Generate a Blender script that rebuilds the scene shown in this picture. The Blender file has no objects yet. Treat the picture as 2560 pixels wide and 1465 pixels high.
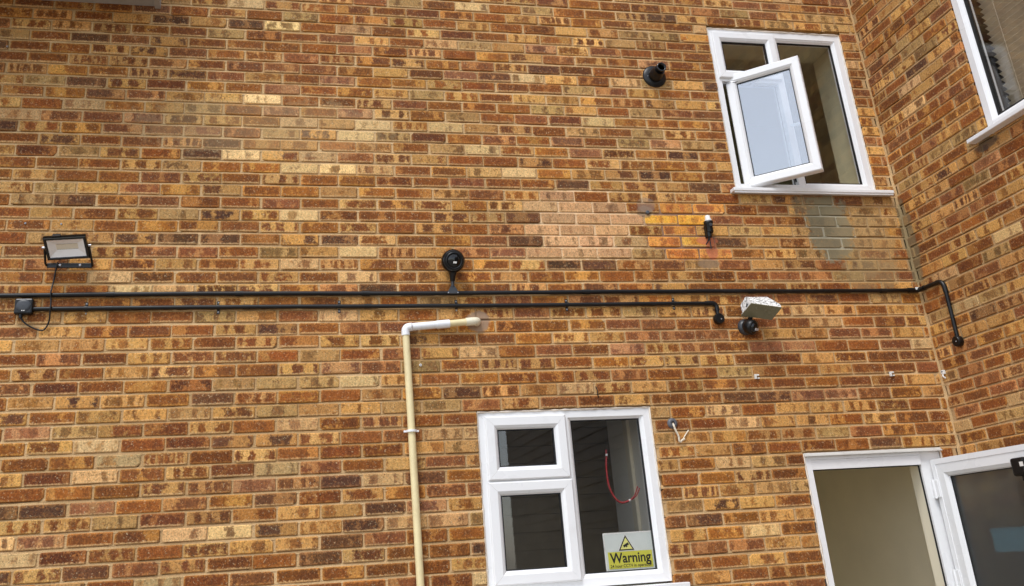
import bpy, bmesh, math, random
from mathutils import Matrix, Vector

random.seed(7)
scene = bpy.context.scene
COL = scene.collection
R = math.radians

# ------------------------------------------------------------------ camera, sky, sun, exposure
cam_data = bpy.data.cameras.new('Camera')
cam_data.sensor_width = 36.0
cam_data.sensor_fit = 'HORIZONTAL'
cam_data.lens = 32.7566
cam_data.shift_x = 0.03978
cam_data.shift_y = -0.09270
cam_data.clip_start = 0.05
cam_data.clip_end = 2000
cam = bpy.data.objects.new('Camera', cam_data)
COL.objects.link(cam)
CX = Vector((0.978488, -0.196631, -0.062430))
CY = Vector((-0.015562, -0.372100, 0.928062))
CZ = Vector((-0.205716, -0.907126, -0.367156))
CPOS = Vector((1.0980, -5.1638, 1.6017))
cam.matrix_world = Matrix(((CX.x, CY.x, CZ.x, CPOS.x), (CX.y, CY.y, CZ.y, CPOS.y), (CX.z, CY.z, CZ.z, CPOS.z), (0, 0, 0, 1)))
scene.camera = cam

SUN_EL, SUN_AZ = R(60), R(212)          # light comes from above, in front of the wall and a little from the left
world = bpy.data.worlds.new('World')
scene.world = world
world.use_nodes = True
wn, wl = world.node_tree.nodes, world.node_tree.links
wn.clear()
w_out = wn.new('ShaderNodeOutputWorld')
w_bg = wn.new('ShaderNodeBackground')
w_sky = wn.new('ShaderNodeTexSky')
w_sky.sky_type = 'NISHITA'
w_sky.sun_disc = False
w_sky.sun_elevation = SUN_EL
w_sky.sun_rotation = SUN_AZ
w_sky.dust_density = 1.0
w_hsv = wn.new('ShaderNodeHueSaturation')      # cloud cover greys the sky
w_hsv.inputs['Saturation'].default_value = 0.50
w_bg.inputs['Strength'].default_value = 0.15
wl.new(w_sky.outputs[0], w_hsv.inputs['Color'])
wl.new(w_hsv.outputs[0], w_bg.inputs['Color'])
wl.new(w_bg.outputs[0], w_out.inputs['Surface'])

sun_d = bpy.data.lights.new('Sun', 'SUN')
sun_d.energy = 1.3
sun_d.angle = R(20)
sun_d.color = (1.0, 0.98, 0.955)
sun = bpy.data.objects.new('Sun', sun_d)
COL.objects.link(sun)
sdir = Vector((math.sin(SUN_AZ) * math.cos(SUN_EL), math.cos(SUN_AZ) * math.cos(SUN_EL), math.sin(SUN_EL)))
sun.rotation_euler = (-sdir).to_track_quat('-Z', 'Y').to_euler()
sun.location = (-4, -9, 12)

scene.view_settings.view_transform = 'Standard'
scene.view_settings.look = 'None'
scene.view_settings.exposure = 0.78
scene.view_settings.gamma = 1.0
scene.view_settings.use_curve_mapping = False


# ------------------------------------------------------------------ helpers
def lin(c):
    return tuple(((v / 255) / 12.92 if v / 255 <= 0.04045 else ((v / 255 + 0.055) / 1.055) ** 2.4) for v in c)


def project(p):
    d = Vector(p) - CPOS
    z = -d.dot(CZ)
    if z < 0.1:
        return None
    f = 2329.35
    return (1178.16 + f * d.dot(CX) / z, 495.19 - f * d.dot(CY) / z)


def tag(o, label=None, cat=None, group=None, kind=None):
    if label: o['label'] = label
    if cat: o['category'] = cat
    if group: o['group'] = group
    if kind: o['kind'] = kind
    return o


def worldpos(o):
    p = Vector((0, 0, 0))
    while o:
        p += o.location
        o = o.parent
    return p


def link(o, parent=None):
    COL.objects.link(o)
    if parent:
        o.parent = parent
        o.location = Vector(o.location) - worldpos(parent)
    return o


def empty(name, loc, label=None, cat=None, group=None, parent=None):
    o = bpy.data.objects.new(name, None)
    o.empty_display_size = 0.05
    o.location = loc
    link(o, parent)
    return tag(o, label, cat, group)


class MB:
    """collects pieces of geometry in world coordinates and links them as one mesh"""
    def __init__(self):
        self.v, self.f, self.s = [], [], []

    def add(self, vs, fs, smooth=False, M=None):
        b = len(self.v)
        self.v += [tuple(M @ Vector(p)) if M is not None else tuple(p) for p in vs]
        self.f += [tuple(i + b for i in f) for f in fs]
        self.s += [smooth] * len(fs)
        return self

    def box(self, x0, x1, y0, y1, z0, z1, bev=0.0, M=None):
        if bev <= 0:
            vs = [(x, y, z) for x in (x0, x1) for y in (y0, y1) for z in (z0, z1)]
            fs = [(0, 1, 3, 2), (4, 6, 7, 5), (0, 4, 5, 1), (2, 3, 7, 6), (0, 2, 6, 4), (1, 5, 7, 3)]
            return self.add(vs, fs, False, M)
        bm = bmesh.new()
        bmesh.ops.create_cube(bm, size=1)
        for v in bm.verts:
            v.co = Vector(((x0 + x1) / 2 + v.co.x * (x1 - x0), (y0 + y1) / 2 + v.co.y * (y1 - y0), (z0 + z1) / 2 + v.co.z * (z1 - z0)))
        bmesh.ops.bevel(bm, geom=bm.edges[:], offset=bev, segments=2, profile=0.5, affect='EDGES')
        bm.verts.index_update()
        self.add([v.co for v in bm.verts], [[v.index for v in f.verts] for f in bm.faces], False, M)
        bm.free()
        return self

    def lathe(self, prof, M, n=24, cap0=True, cap1=True):
        """prof = [(radius, height)...] about local Z, placed by M"""
        vs, fs = [], []
        for r_, h in prof:
            for i in range(n):
                a = 2 * math.pi * i / n
                vs.append((r_ * math.cos(a), r_ * math.sin(a), h))
        for j in range(len(prof) - 1):
            for i in range(n):
                k = (i + 1) % n
                fs.append((j * n + i, j * n + k, (j + 1) * n + k, (j + 1) * n + i))
        self.add(vs, fs, True, M)
        if cap0: self.add(vs[:n], [tuple(reversed(range(n)))], False, M)
        if cap1: self.add(vs[-n:], [tuple(range(n))], False, M)
        return self

    def tube(self, pts, rad, n=12, caps=True):
        pts = [Vector(p) for p in pts]
        rads = rad if isinstance(rad, (list, tuple)) else [rad] * len(pts)
        up = None
        vs, fs = [], []
        for i, p in enumerate(pts):
            t = (pts[min(i + 1, len(pts) - 1)] - pts[max(i - 1, 0)]).normalized()
            if up is None:
                up = t.orthogonal().normalized()
            up = (up - t * up.dot(t)).normalized()
            s = t.cross(up)
            for k in range(n):
                a = 2 * math.pi * k / n
                vs.append(p + (up * math.cos(a) + s * math.sin(a)) * rads[i])
        for i in range(len(pts) - 1):
            for k in range(n):
                m = (k + 1) % n
                fs.append((i * n + k, i * n + m, (i + 1) * n + m, (i + 1) * n + k))
        self.add(vs, fs, True)
        if caps:
            self.add(vs[:n], [tuple(reversed(range(n)))])
            self.add(vs[-n:], [tuple(range(n))])
        return self

    def prism(self, poly, y0, y1, M=None):
        """polygon in (x, z) extruded from y0 to y1"""
        n = len(poly)
        vs = [(x, y0, z) for x, z in poly] + [(x, y1, z) for x, z in poly]
        fs = [tuple(range(n)), tuple(reversed(range(n, 2 * n)))]
        fs += [(i, i + n, (i + 1) % n + n, (i + 1) % n) for i in range(n)]
        return self.add(vs, fs, False, M)

    def ring(self, x0, z0, x1, z1, prof, M=None, gap=0.0004):
        """mitred frame round a rectangle; prof = [(inset, y)...] from the outer back edge to the inner back edge"""
        n = len(prof)
        corners = [((x0, z0), (1, 1)), ((x1, z0), (-1, 1)), ((x1, z1), (-1, -1)), ((x0, z1), (1, -1))]
        for k in range(4):
            (ax, az), (asx, asz) = corners[k]
            (bx_, bz_), (bsx, bsz) = corners[(k + 1) % 4]
            dx, dz = (bx_ - ax), (bz_ - az)
            ln = math.hypot(dx, dz)
            ux, uz = dx / ln * gap, dz / ln * gap
            vs = []
            for d, y in prof:
                vs.append((ax + asx * d + ux, y, az + asz * d + uz))
                vs.append((bx_ + bsx * d - ux, y, bz_ + bsz * d - uz))
            fs = [(2 * i, 2 * i + 1, 2 * i + 3, 2 * i + 2) for i in range(n - 1)]
            self.add(vs, fs, False, M)
        return self

    def build(self, name, mat, parent=None, label=None, kind=None, autosmooth=False):
        me = bpy.data.meshes.new(name)
        me.from_pydata(self.v, [], self.f)
        me.polygons.foreach_set('use_smooth', self.s)
        me.materials.append(mat)
        me.update()
        bm = bmesh.new(); bm.from_mesh(me)
        bmesh.ops.recalc_face_normals(bm, faces=bm.faces[:])
        bm.to_mesh(me); bm.free()
        o = bpy.data.objects.new(name, me)
        link(o, parent)
        return tag(o, label, None, None, kind)


def bend(a, corner, b, rad, n=8):
    """points of a rounded corner a -> corner -> b"""
    a, c, b = Vector(a), Vector(corner), Vector(b)
    d0, d1 = (a - c).normalized(), (b - c).normalized()
    p0, p1 = c + d0 * rad, c + d1 * rad
    out = []
    for i in range(n + 1):
        t = i / n
        out.append((1 - t) ** 2 * p0 + 2 * t * (1 - t) * c + t * t * p1)
    return out


def smooth_path(pts, sub=6):
    P = [Vector(p) for p in pts]
    P = [P[0] * 2 - P[1]] + P + [P[-1] * 2 - P[-2]]
    out = []
    for i in range(1, len(P) - 2):
        for s in range(sub):
            t = s / sub
            a, b, c, d = P[i - 1], P[i], P[i + 1], P[i + 2]
            out.append(0.5 * ((2 * b) + (c - a) * t + (2 * a - 5 * b + 4 * c - d) * t * t + (3 * b - a - 3 * c + d) * t ** 3))
    out.append(P[-2])
    return out


# axis that turns local Z to world -Y (out of the main wall) or to world -X (out of the side wall)
OUT = Matrix(((1, 0, 0, 0), (0, 0, -1, 0), (0, 1, 0, 0), (0, 0, 0, 1)))
OUTX = Matrix(((0, 0, -1, 0), (0, 1, 0, 0), (1, 0, 0, 0), (0, 0, 0, 1)))
T = Matrix.Translation

# ------------------------------------------------------------------ materials
class N:
    def __init__(self, name):
        self.m = bpy.data.materials.new(name)
        self.m.use_nodes = True
        self.t = self.m.node_tree
        self.t.nodes.clear()
        self.out = self.t.nodes.new('ShaderNodeOutputMaterial')

    def n(self, kind, **kw):
        x = self.t.nodes.new('ShaderNode' + kind)
        for k, v in kw.items():
            setattr(x, k, v)
        return x

    def l(self, a, b):
        self.t.links.new(a, b)

    def put(self, sock, v):
        if hasattr(v, 'is_output') or isinstance(v, bpy.types.NodeSocket):
            self.l(v, sock)
        else:
            sock.default_value = v

    def math(self, op, a, b=0.0, c=None, clamp=False):
        x = self.n('Math', operation=op, use_clamp=clamp)
        self.put(x.inputs[0], a); self.put(x.inputs[1], b)
        if c is not None: self.put(x.inputs[2], c)
        return x.outputs[0]

    def sstep(self, v, lo, hi):
        x = self.n('MapRange', interpolation_type='SMOOTHSTEP')
        self.put(x.inputs['Value'], v); self.put(x.inputs['From Min'], lo); self.put(x.inputs['From Max'], hi)
        return x.outputs[0]

    def maprange(self, v, a, b, c, d):
        x = self.n('MapRange')
        self.put(x.inputs['Value'], v)
        for k, q in zip(('From Min', 'From Max', 'To Min', 'To Max'), (a, b, c, d)): self.put(x.inputs[k], q)
        return x.outputs[0]

    def mix(self, f, a, b, blend='MIX'):
        x = self.n('Mix', data_type='RGBA', blend_type=blend)
        self.put(x.inputs[0], f); self.put(x.inputs[6], a); self.put(x.inputs[7], b)
        return x.outputs[2]

    def noise(self, vec, scale, detail=2, rough=0.5, dim='3D', w=None):
        x = self.n('TexNoise', noise_dimensions=dim)
        if vec is not None: self.l(vec, x.inputs['Vector'])
        if w is not None: self.l(w, x.inputs['W'])
        x.inputs['Scale'].default_value = scale
        x.inputs['Detail'].default_value = detail
        x.inputs['Roughness'].default_value = rough
        return x.outputs['Fac']

    def pos(self):
        return self.n('NewGeometry').outputs['Position']

    def sep(self, v):
        x = self.n('SeparateXYZ'); self.l(v, x.inputs[0]); return x.outputs

    def grey(self, v):
        x = self.n('CombineColor')
        for i in range(3): self.l(v, x.inputs[i])
        return x.outputs[0]

    def principled(self, col, rough=0.5, metal=0.0, spec=0.5, bump=None, bstr=0.3, bdist=0.002, coat=0.0):
        p = self.n('BsdfPrincipled')
        self.put(p.inputs['Base Color'], col if not isinstance(col, tuple) else (*col[:3], 1))
        self.put(p.inputs['Roughness'], rough)
        p.inputs['Metallic'].default_value = metal
        p.inputs['Specular IOR Level'].default_value = spec
        p.inputs['Coat Weight'].default_value = coat
        if bump is not None:
            b = self.n('Bump'); b.inputs['Strength'].default_value = bstr; b.inputs['Distance'].default_value = bdist
            self.l(bump, b.inputs['Height']); self.l(b.outputs[0], p.inputs['Normal'])
        self.l(p.outputs[0], self.out.inputs['Surface'])
        return p


def plain(name, rgb, rough=0.5, metal=0.0, spec=0.5, var=0.12, scale=30, bump=0.0, dirt=None, coat=0.0):
    """painted / moulded surface with slight tone variation, grime and fine relief"""
    k = N(name)
    p = k.pos()
    n1 = k.noise(p, scale, 3, 0.6)
    f = k.maprange(n1, 0.3, 0.7, 1 - var, 1 + var)
    col = k.mix(1.0, (*lin(rgb), 1), k.grey(f), 'MULTIPLY')
    if dirt:
        n2 = k.noise(p, 9, 5, 0.65)
        col = k.mix(k.math('MULTIPLY', k.sstep(n2, 0.52, 0.75), dirt[3]), col, (*lin(dirt[:3]), 1))
    rg = k.maprange(n1, 0.3, 0.7, max(0.02, rough - 0.06), rough + 0.06)
    k.principled(col, rg, metal, spec, k.noise(p, 350, 3) if bump else None, bump, 0.001, coat)
    return k.m


# stains and patches that sit on the brickwork: (x, y or None, z, rx, rz, colour, strength, mortar only)
def smears(k, col, mortar):
    p = k.pos()
    sx = k.sep(p)
    n = k.noise(p, 11, 4, 0.6)
    n2 = k.noise(p, 45, 3, 0.6)
    spots = [
        ('x', 4.665, 3.53, 0.155, 0.235, (134, 127, 102), 0.84, False),
        ('x', 4.58, 3.68, 0.16, 0.09, (140, 132, 104), 0.55, False),
        ('x', 4.93, 3.40, 0.20, 0.22, (152, 134, 98), 0.32, False),
        ('x', 4.88, 3.20, 0.22, 0.10, (160, 140, 100), 0.4, False),
        ('x', 3.800, 3.375, 0.040, 0.080, (196, 112, 84), 0.75, False),
        ('x', 3.775, 3.425, 0.075, 0.028, (196, 112, 84), 0.7, False),
        ('x', 2.262, 2.918, 0.070, 0.062, (158, 132, 110), 0.9, False),
        ('x', 3.385, 3.615, 0.055, 0.040, (134, 112, 92), 0.7, False),
        ('x', 3.765, 3.272, 0.075, 0.030, (140, 116, 92), 0.75, False),
        ('x', 1.04, 4.13, 0.75, 0.20, (216, 190, 140), 0.16, False),
        ('x', 3.40, 3.66, 0.06, 0.05, (150, 128, 110), 0.5, False),
    ]
    if mortar:
        spots += [('x', 4.665, 3.53, 0.165, 0.24, (196, 190, 166), 0.7, True),
                  ('x', 3.60, 3.48, 0.26, 0.19, (142, 108, 88), 0.9, True),
                  ('x', 2.99, 3.53, 0.36, 0.24, (228, 194, 152), 0.9, True)]
    for ax, cx, cz, rx, rz, rgb, st, mo in spots:
        dx = k.math('DIVIDE', k.math('SUBTRACT', sx[0], cx), rx)
        dz = k.math('DIVIDE', k.math('SUBTRACT', sx[2], cz), rz)
        e = k.math('ADD', k.math('MULTIPLY', dx, dx), k.math('MULTIPLY', dz, dz))
        e = k.math('ADD', e, k.math('MULTIPLY', k.math('SUBTRACT', n, 0.5), 2.6 if rx > 0.1 else 1.0))
        e = k.math('ADD', e, k.math('MULTIPLY', k.math('SUBTRACT', n2, 0.5), 1.6 if rx > 0.1 else 0.8))
        near = k.math('LESS_THAN', k.math('ABSOLUTE', sx[1]), 0.03)
        m = k.math('MULTIPLY', k.math('SUBTRACT', 1.0, k.sstep(e, 0.75, 1.25)), k.math('MULTIPLY', near, st))
        col = k.mix(m, col, (*lin(rgb), 1))
    # the side wall: grey cement down the corner, and a dark stain under the end of its window sill
    for cy, cz, ry, rz, rgb, st in ((-0.02, 3.42, 0.075, 0.30, (122, 112, 84), 0.7), (-0.86, 3.735, 0.10, 0.035, (70, 64, 58), 0.75)):
        dy = k.math('DIVIDE', k.math('SUBTRACT', sx[1], cy), ry)
        dz = k.math('DIVIDE', k.math('SUBTRACT', sx[2], cz), rz)
        e = k.math('ADD', k.math('MULTIPLY', dy, dy), k.math('MULTIPLY', dz, dz))
        e = k.math('ADD', e, k.math('MULTIPLY', k.math('SUBTRACT', n, 0.5), 2.4))
        near = k.math('GREATER_THAN', sx[0], 5.19)
        m = k.math('MULTIPLY', k.math('SUBTRACT', 1.0, k.sstep(e, 0.7, 1.3)), k.math('MULTIPLY', near, st))
        col = k.mix(m, col, (*lin(rgb), 1))
    return col


def brick_material():
    k = N('fired_brick')
    at = lambda n: k.n('Attribute', attribute_name=n)
    bc, dc = at('bc').outputs['Color'], at('dc').outputs['Color']
    pr = k.sep(at('pr').outputs['Vector'])      # threshold, frequency, seed
    lc = k.sep(at('lc').outputs['Vector'])      # x, z inside the brick in metres, brick length
    p = k.pos()
    big = k.noise(p, 34, 3, 0.6)
    mid = k.noise(p, 95, 3, 0.65)
    # kiss marks: bars and patches along the brick
    w = k.math('ADD', k.math('MULTIPLY', k.math('DIVIDE', lc[0], 0.215), pr[1]), k.math('MULTIPLY', pr[2], 50.0))
    w = k.math('ADD', w, k.math('MULTIPLY', k.math('SUBTRACT', big, 0.5), 0.55))
    bars = k.noise(None, 1.0, 1.0, 0.5, '1D', w)
    blot = k.noise(p, 27, 2, 0.5)
    bars = k.math('ADD', bars, k.math('MULTIPLY', k.math('SUBTRACT', blot, 0.5), 0.46))
    bars = k.math('ADD', bars, k.math('MULTIPLY', k.math('SUBTRACT', mid, 0.5), 0.28))
    m1 = k.sstep(bars, k.math('SUBTRACT', pr[0], 0.08), k.math('ADD', pr[0], 0.07))
    dx = k.math('MINIMUM', lc[0], k.math('SUBTRACT', lc[2], lc[0]))
    dz = k.math('MINIMUM', lc[1], k.math('SUBTRACT', 0.063, lc[1]))
    e = k.math('MINIMUM', dx, dz)
    e = k.math('ADD', e, k.math('MULTIPLY', k.math('SUBTRACT', mid, 0.5), 0.030))
    e = k.math('ADD', e, k.math('MULTIPLY', k.math('SUBTRACT', big, 0.5), 0.016))
    me = k.sstep(e, -0.001, 0.015)
    mask = k.math('MULTIPLY', m1, k.math('MULTIPLY_ADD', me, 0.85, 0.15))
    col = k.mix(mask, bc, dc)
    # darker burnt heart inside the marks
    hw = k.noise(None, 1.7, 1.0, 0.5, '1D', k.math('ADD', w, 11.3))
    heart = k.math('MULTIPLY', k.math('MULTIPLY', mask, k.sstep(hw, 0.44, 0.68)), 0.38)
    col = k.mix(heart, col, (*lin((86, 48, 30)), 1))
    # ochre and olive mottling, and a pale worn lower rim on some bricks
    mo = k.noise(p, 60, 3, 0.6)
    col = k.mix(k.math('MULTIPLY', k.sstep(mo, 0.5, 0.72), 0.4), col, (*lin((168, 110, 54)), 1))
    col = k.mix(k.math('MULTIPLY', k.math('SUBTRACT', 1.0, k.sstep(mo, 0.28, 0.48)), 0.28), col, (*lin((128, 92, 56)), 1))
    rim = k.math('MULTIPLY', k.math('SUBTRACT', 1.0, k.sstep(k.math('ADD', lc[1], k.math('MULTIPLY', k.math('SUBTRACT', mid, 0.5), 0.02)), 0.004, 0.013)), k.math('GREATER_THAN', k.math('FRACT', k.math('MULTIPLY', pr[2], 7.31)), 0.45))
    col = k.mix(k.math('MULTIPLY', rim, 0.55), col, (*lin((214, 176, 124)), 1))
    # drag-faced vertical streaks, sandy speckle, iron spots
    mp = k.n('Mapping'); k.l(p, mp.inputs[0]); mp.inputs['Scale'].default_value = (170, 170, 26)
    st = k.noise(mp.outputs[0], 1.0, 2, 0.6)
    sp = k.noise(p, 120, 5, 0.8)
    v = k.math('MULTIPLY', k.maprange(st, 0.3, 0.7, 0.88, 1.12), k.maprange(sp, 0.3, 0.7, 0.44, 1.56))
    wide = k.noise(p, 0.9, 3, 0.55)
    v = k.math('MULTIPLY', v, k.maprange(wide, 0.3, 0.7, 0.90, 1.10))
    col = k.mix(1.0, col, k.grey(v), 'MULTIPLY')
    pit = k.sstep(k.noise(p, 95, 3, 0.55), 0.63, 0.72)
    col = k.mix(k.math('MULTIPLY', pit, 0.6), col, (*lin((66, 42, 30)), 1))
    pale = k.sstep(k.noise(p, 105, 3, 0.6), 0.60, 0.72)
    col = k.mix(k.math('MULTIPLY', pale, 0.5), col, (*lin((222, 198, 156)), 1))
    col = smears(k, col, False)
    h = k.math('ADD', k.math('MULTIPLY', st, 0.6), sp)
    k.principled(col, 0.88, 0, 0.25, h, 0.55, 0.003)
    return k.m


def mortar_material():
    k = N('mortar')
    p = k.pos()
    n1 = k.noise(p, 6, 4, 0.6); n2 = k.noise(p, 160, 4, 0.7); n3 = k.noise(p, 1.1, 2)
    col = k.mix(k.sstep(n1, 0.35, 0.68), (*lin((210, 176, 130)), 1), (*lin((188, 154, 110)), 1))
    col = k.mix(k.math('MULTIPLY', k.sstep(n3, 0.42, 0.62), 0.65), col, (*lin((168, 133, 90)), 1))
    col = k.mix(1.0, col, k.grey(k.maprange(n2, 0.3, 0.7, 0.72, 1.26)), 'MULTIPLY')
    col = smears(k, col, True)
    k.principled(col, 0.95, 0, 0.15, n2, 0.7, 0.003)
    return k.m


def glass_material(name, f0, tint=(1, 1, 1)):
    """sealed double glazing: see-through with a Schlick mirror on top, the same from both sides"""
    k = N(name)
    tr = k.n('BsdfTransparent'); tr.inputs[0].default_value = (*tint, 1)
    gl = k.n('BsdfGlossy'); gl.inputs['Roughness'].default_value = 0.012
    n = k.noise(k.pos(), 1.6, 1)
    b = k.n('Bump'); b.inputs['Strength'].default_value = 0.2; b.inputs['Distance'].default_value = 0.003
    k.l(n, b.inputs['Height']); k.l(b.outputs[0], gl.inputs['Normal'])
    lw_ = k.n('LayerWeight'); lw_.inputs['Blend'].default_value = 0.5
    f5 = k.math('POWER', lw_.outputs['Facing'], 5.0)
    fac = k.math('MULTIPLY_ADD', f5, 1 - f0, f0)
    mx = k.n('MixShader')
    k.l(fac, mx.inputs[0]); k.l(tr.outputs[0], mx.inputs[1]); k.l(gl.outputs[0], mx.inputs[2])
    k.l(mx.outputs[0], k.out.inputs[0])
    return k.m


def frosted_material():
    k = N('obscure_glass')
    p = k.n('BsdfPrincipled')
    p.inputs['Base Color'].default_value = (0.55, 0.68, 0.76, 1)
    p.inputs['Transmission Weight'].default_value = 1.0
    p.inputs['IOR'].default_value = 1.12
    p.inputs['Roughness'].default_value = 0.5
    d = k.n('BsdfDiffuse'); d.inputs[0].default_value = (0.115, 0.115, 0.108, 1)
    mx = k.n('MixShader'); mx.inputs[0].default_value = 0.36
    k.l(p.outputs[0], mx.inputs[1]); k.l(d.outputs[0], mx.inputs[2])
    k.l(mx.outputs[0], k.out.inputs[0])
    return k.m


def concrete_material():
    k = N('concrete')
    p = k.pos()
    n1 = k.noise(p, 0.8, 5, 0.6); n2 = k.noise(p, 60, 4, 0.7)
    col = k.mix(n1, (*lin((128, 122, 112)), 1), (*lin((165, 158, 146)), 1))
    col = k.mix(1.0, col, k.grey(k.maprange(n2, 0.3, 0.7, 0.8, 1.2)), 'MULTIPLY')
    k.principled(col, 0.9, 0, 0.3, n2, 0.4, 0.004)
    return k.m


BRICK, MORTAR = brick_material(), mortar_material()
GLASS = glass_material('window_glass', 0.065)
GLASS_SASH = glass_material('sash_glass', 0.37, (0.92, 0.95, 0.97))
FROST = frosted_material()
CONCRETE = concrete_material()
UPVC = plain('white_upvc', (233, 233, 233), 0.30, var=0.02, scale=4, dirt=(190, 186, 178, 0.12))
UPVC_OLD = plain('weathered_upvc', (214, 212, 206), 0.45, var=0.05, scale=12, dirt=(120, 108, 88, 0.55))
SEALANT = plain('sealant', (226, 214, 198), 0.6, var=0.06, scale=40, dirt=(130, 105, 80, 0.5))
GASKET = plain('gasket', (22, 22, 22), 0.5)
BLACK = plain('black_plastic', (12, 12, 13), 0.36, spec=0.4, var=0.2, scale=14, bump=0.1, dirt=(36, 34, 31, 0.3))
CONDUIT = plain('black_conduit', (13, 13, 14), 0.42, spec=0.4, var=0.25, scale=5, dirt=(40, 37, 33, 0.35))
GLOSSBLACK = plain('gloss_black', (10, 10, 11), 0.12, var=0.1)
DARKGREY = plain('dark_grey_plastic', (52, 54, 58), 0.42, var=0.12, dirt=(96, 92, 86, 0.4))
STEEL = plain('zinc_steel', (176, 176, 178), 0.35, 0.8, var=0.15, scale=80)
CREAM = plain('cream_pipe', (229, 212, 164), 0.4, var=0.05, scale=8, dirt=(170, 140, 96, 0.3))
PIPEWHITE = plain('white_pipe', (236, 236, 238), 0.32, var=0.03, scale=8, dirt=(190, 184, 172, 0.25))
PIPEOFF = plain('aged_white_pipe', (232, 224, 198), 0.4, var=0.04, scale=12, dirt=(186, 170, 134, 0.4))
WHITEPLAST = plain('white_plastic', (226, 224, 218), 0.5, var=0.06, scale=30, dirt=(120, 112, 98, 0.35))
GLINT = plain('lens_glint_grey', (196, 192, 190), 0.22, var=0.03, scale=10)  # pale tone of the painted highlight on the motion sensor
REFLECTOR = plain('lamp_reflector', (246, 244, 243), 0.38, var=0.03)
LED = plain('led_board', (232, 222, 202), 0.5, var=0.05, scale=120)
PLASTER_OLIVE = plain('olive_cream_plaster', (216, 209, 172), 0.85, var=0.05, scale=2, bump=0.2)
PLASTER_BEIGE = plain('beige_plaster', (236, 226, 200), 0.85, var=0.05, scale=2, bump=0.2)
PLASTER_GREY = plain('grey_plaster', (243, 239, 226), 0.85, var=0.05, scale=2, bump=0.2)
DARKROOM = plain('dark_paint', (92, 82, 68), 0.8, var=0.15, scale=3)
PANELLING = plain('brown_panelling', (168, 148, 116), 0.6, var=0.12, scale=5)
CLAD = plain('brown_cladding', (66, 57, 46), 0.6, var=0.2, scale=4, bump=0.2)
SOFFIT = plain('soffit_board', (168, 160, 150), 0.6, var=0.06, scale=6, dirt=(120, 108, 92, 0.4))
RED = plain('red_cable', (150, 24, 28), 0.45, var=0.1)
BLIND = plain('blind_slat', (200, 188, 164), 0.5, var=0.1, scale=10)
WIRE = plain('dirty_white_wire', (222, 210, 188), 0.5, var=0.1, scale=60)
SIGNWHITE = plain('sign_face', (206, 212, 206), 0.35, var=0.02)
SIGNYELLOW = plain('sign_yellow', (205, 200, 70), 0.4, var=0.03)
SIGNPALE = plain('sign_pale_yellow', (226, 222, 130), 0.4, var=0.03)
INK = plain('sign_ink', (18, 18, 14), 0.5)
PAPER = plain('pale_teal_paper', (214, 244, 240), 0.6, var=0.03)
GROMMET = plain('grey_grommet', (92, 94, 100), 0.5, var=0.15, scale=60, dirt=(70, 64, 58, 0.4))
ALU = plain('lamp_plate', (112, 106, 80), 0.25, 0.0, var=0.06, scale=20, dirt=(84, 78, 58, 0.5))



def peeled_material():
    """white lamp casing with its paint flaking to grey metal"""
    k = N('flaking_white_paint')
    p = k.pos()
    mp = k.n('Mapping'); k.l(p, mp.inputs[0]); mp.inputs['Scale'].default_value = (70, 190, 60)
    n = k.noise(mp.outputs[0], 1.0, 4, 0.65)
    col = k.mix(k.sstep(n, 0.50, 0.58), (*lin((226, 224, 220)), 1), (*lin((84, 82, 78)), 1))
    k.principled(col, 0.5, 0, 0.4, n, 0.5, 0.003)
    return k.m


PEELED = peeled_material()

# ------------------------------------------------------------------ ground
g = MB()
g.add([(-300, -300, 0), (300, -300, 0), (300, 300, 0), (-300, 300, 0)], [(0, 1, 2, 3)])
tag(g.build('ground', CONCRETE), kind='structure')

# ------------------------------------------------------------------ the building and its brickwork
house = empty('brick_building', (2.6, 0, 0), 'multi-tone yellow brown brick building with white framed windows and an open door', 'building')
BW, BH, Z0, XC = 0.225, 0.075, 4.84, 5.2206
ROW0, ROW1 = -16, 64

OPEN_MAIN = [(4.040, 5.083, 3.770, 5.0275), (2.216, 3.250, 1.452, 2.4025), (4.166, 5.090, 0.0, 2.1025)]
OPEN_SIDE = [(-2.30, -0.905, 3.79, 5.2525)]

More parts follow.
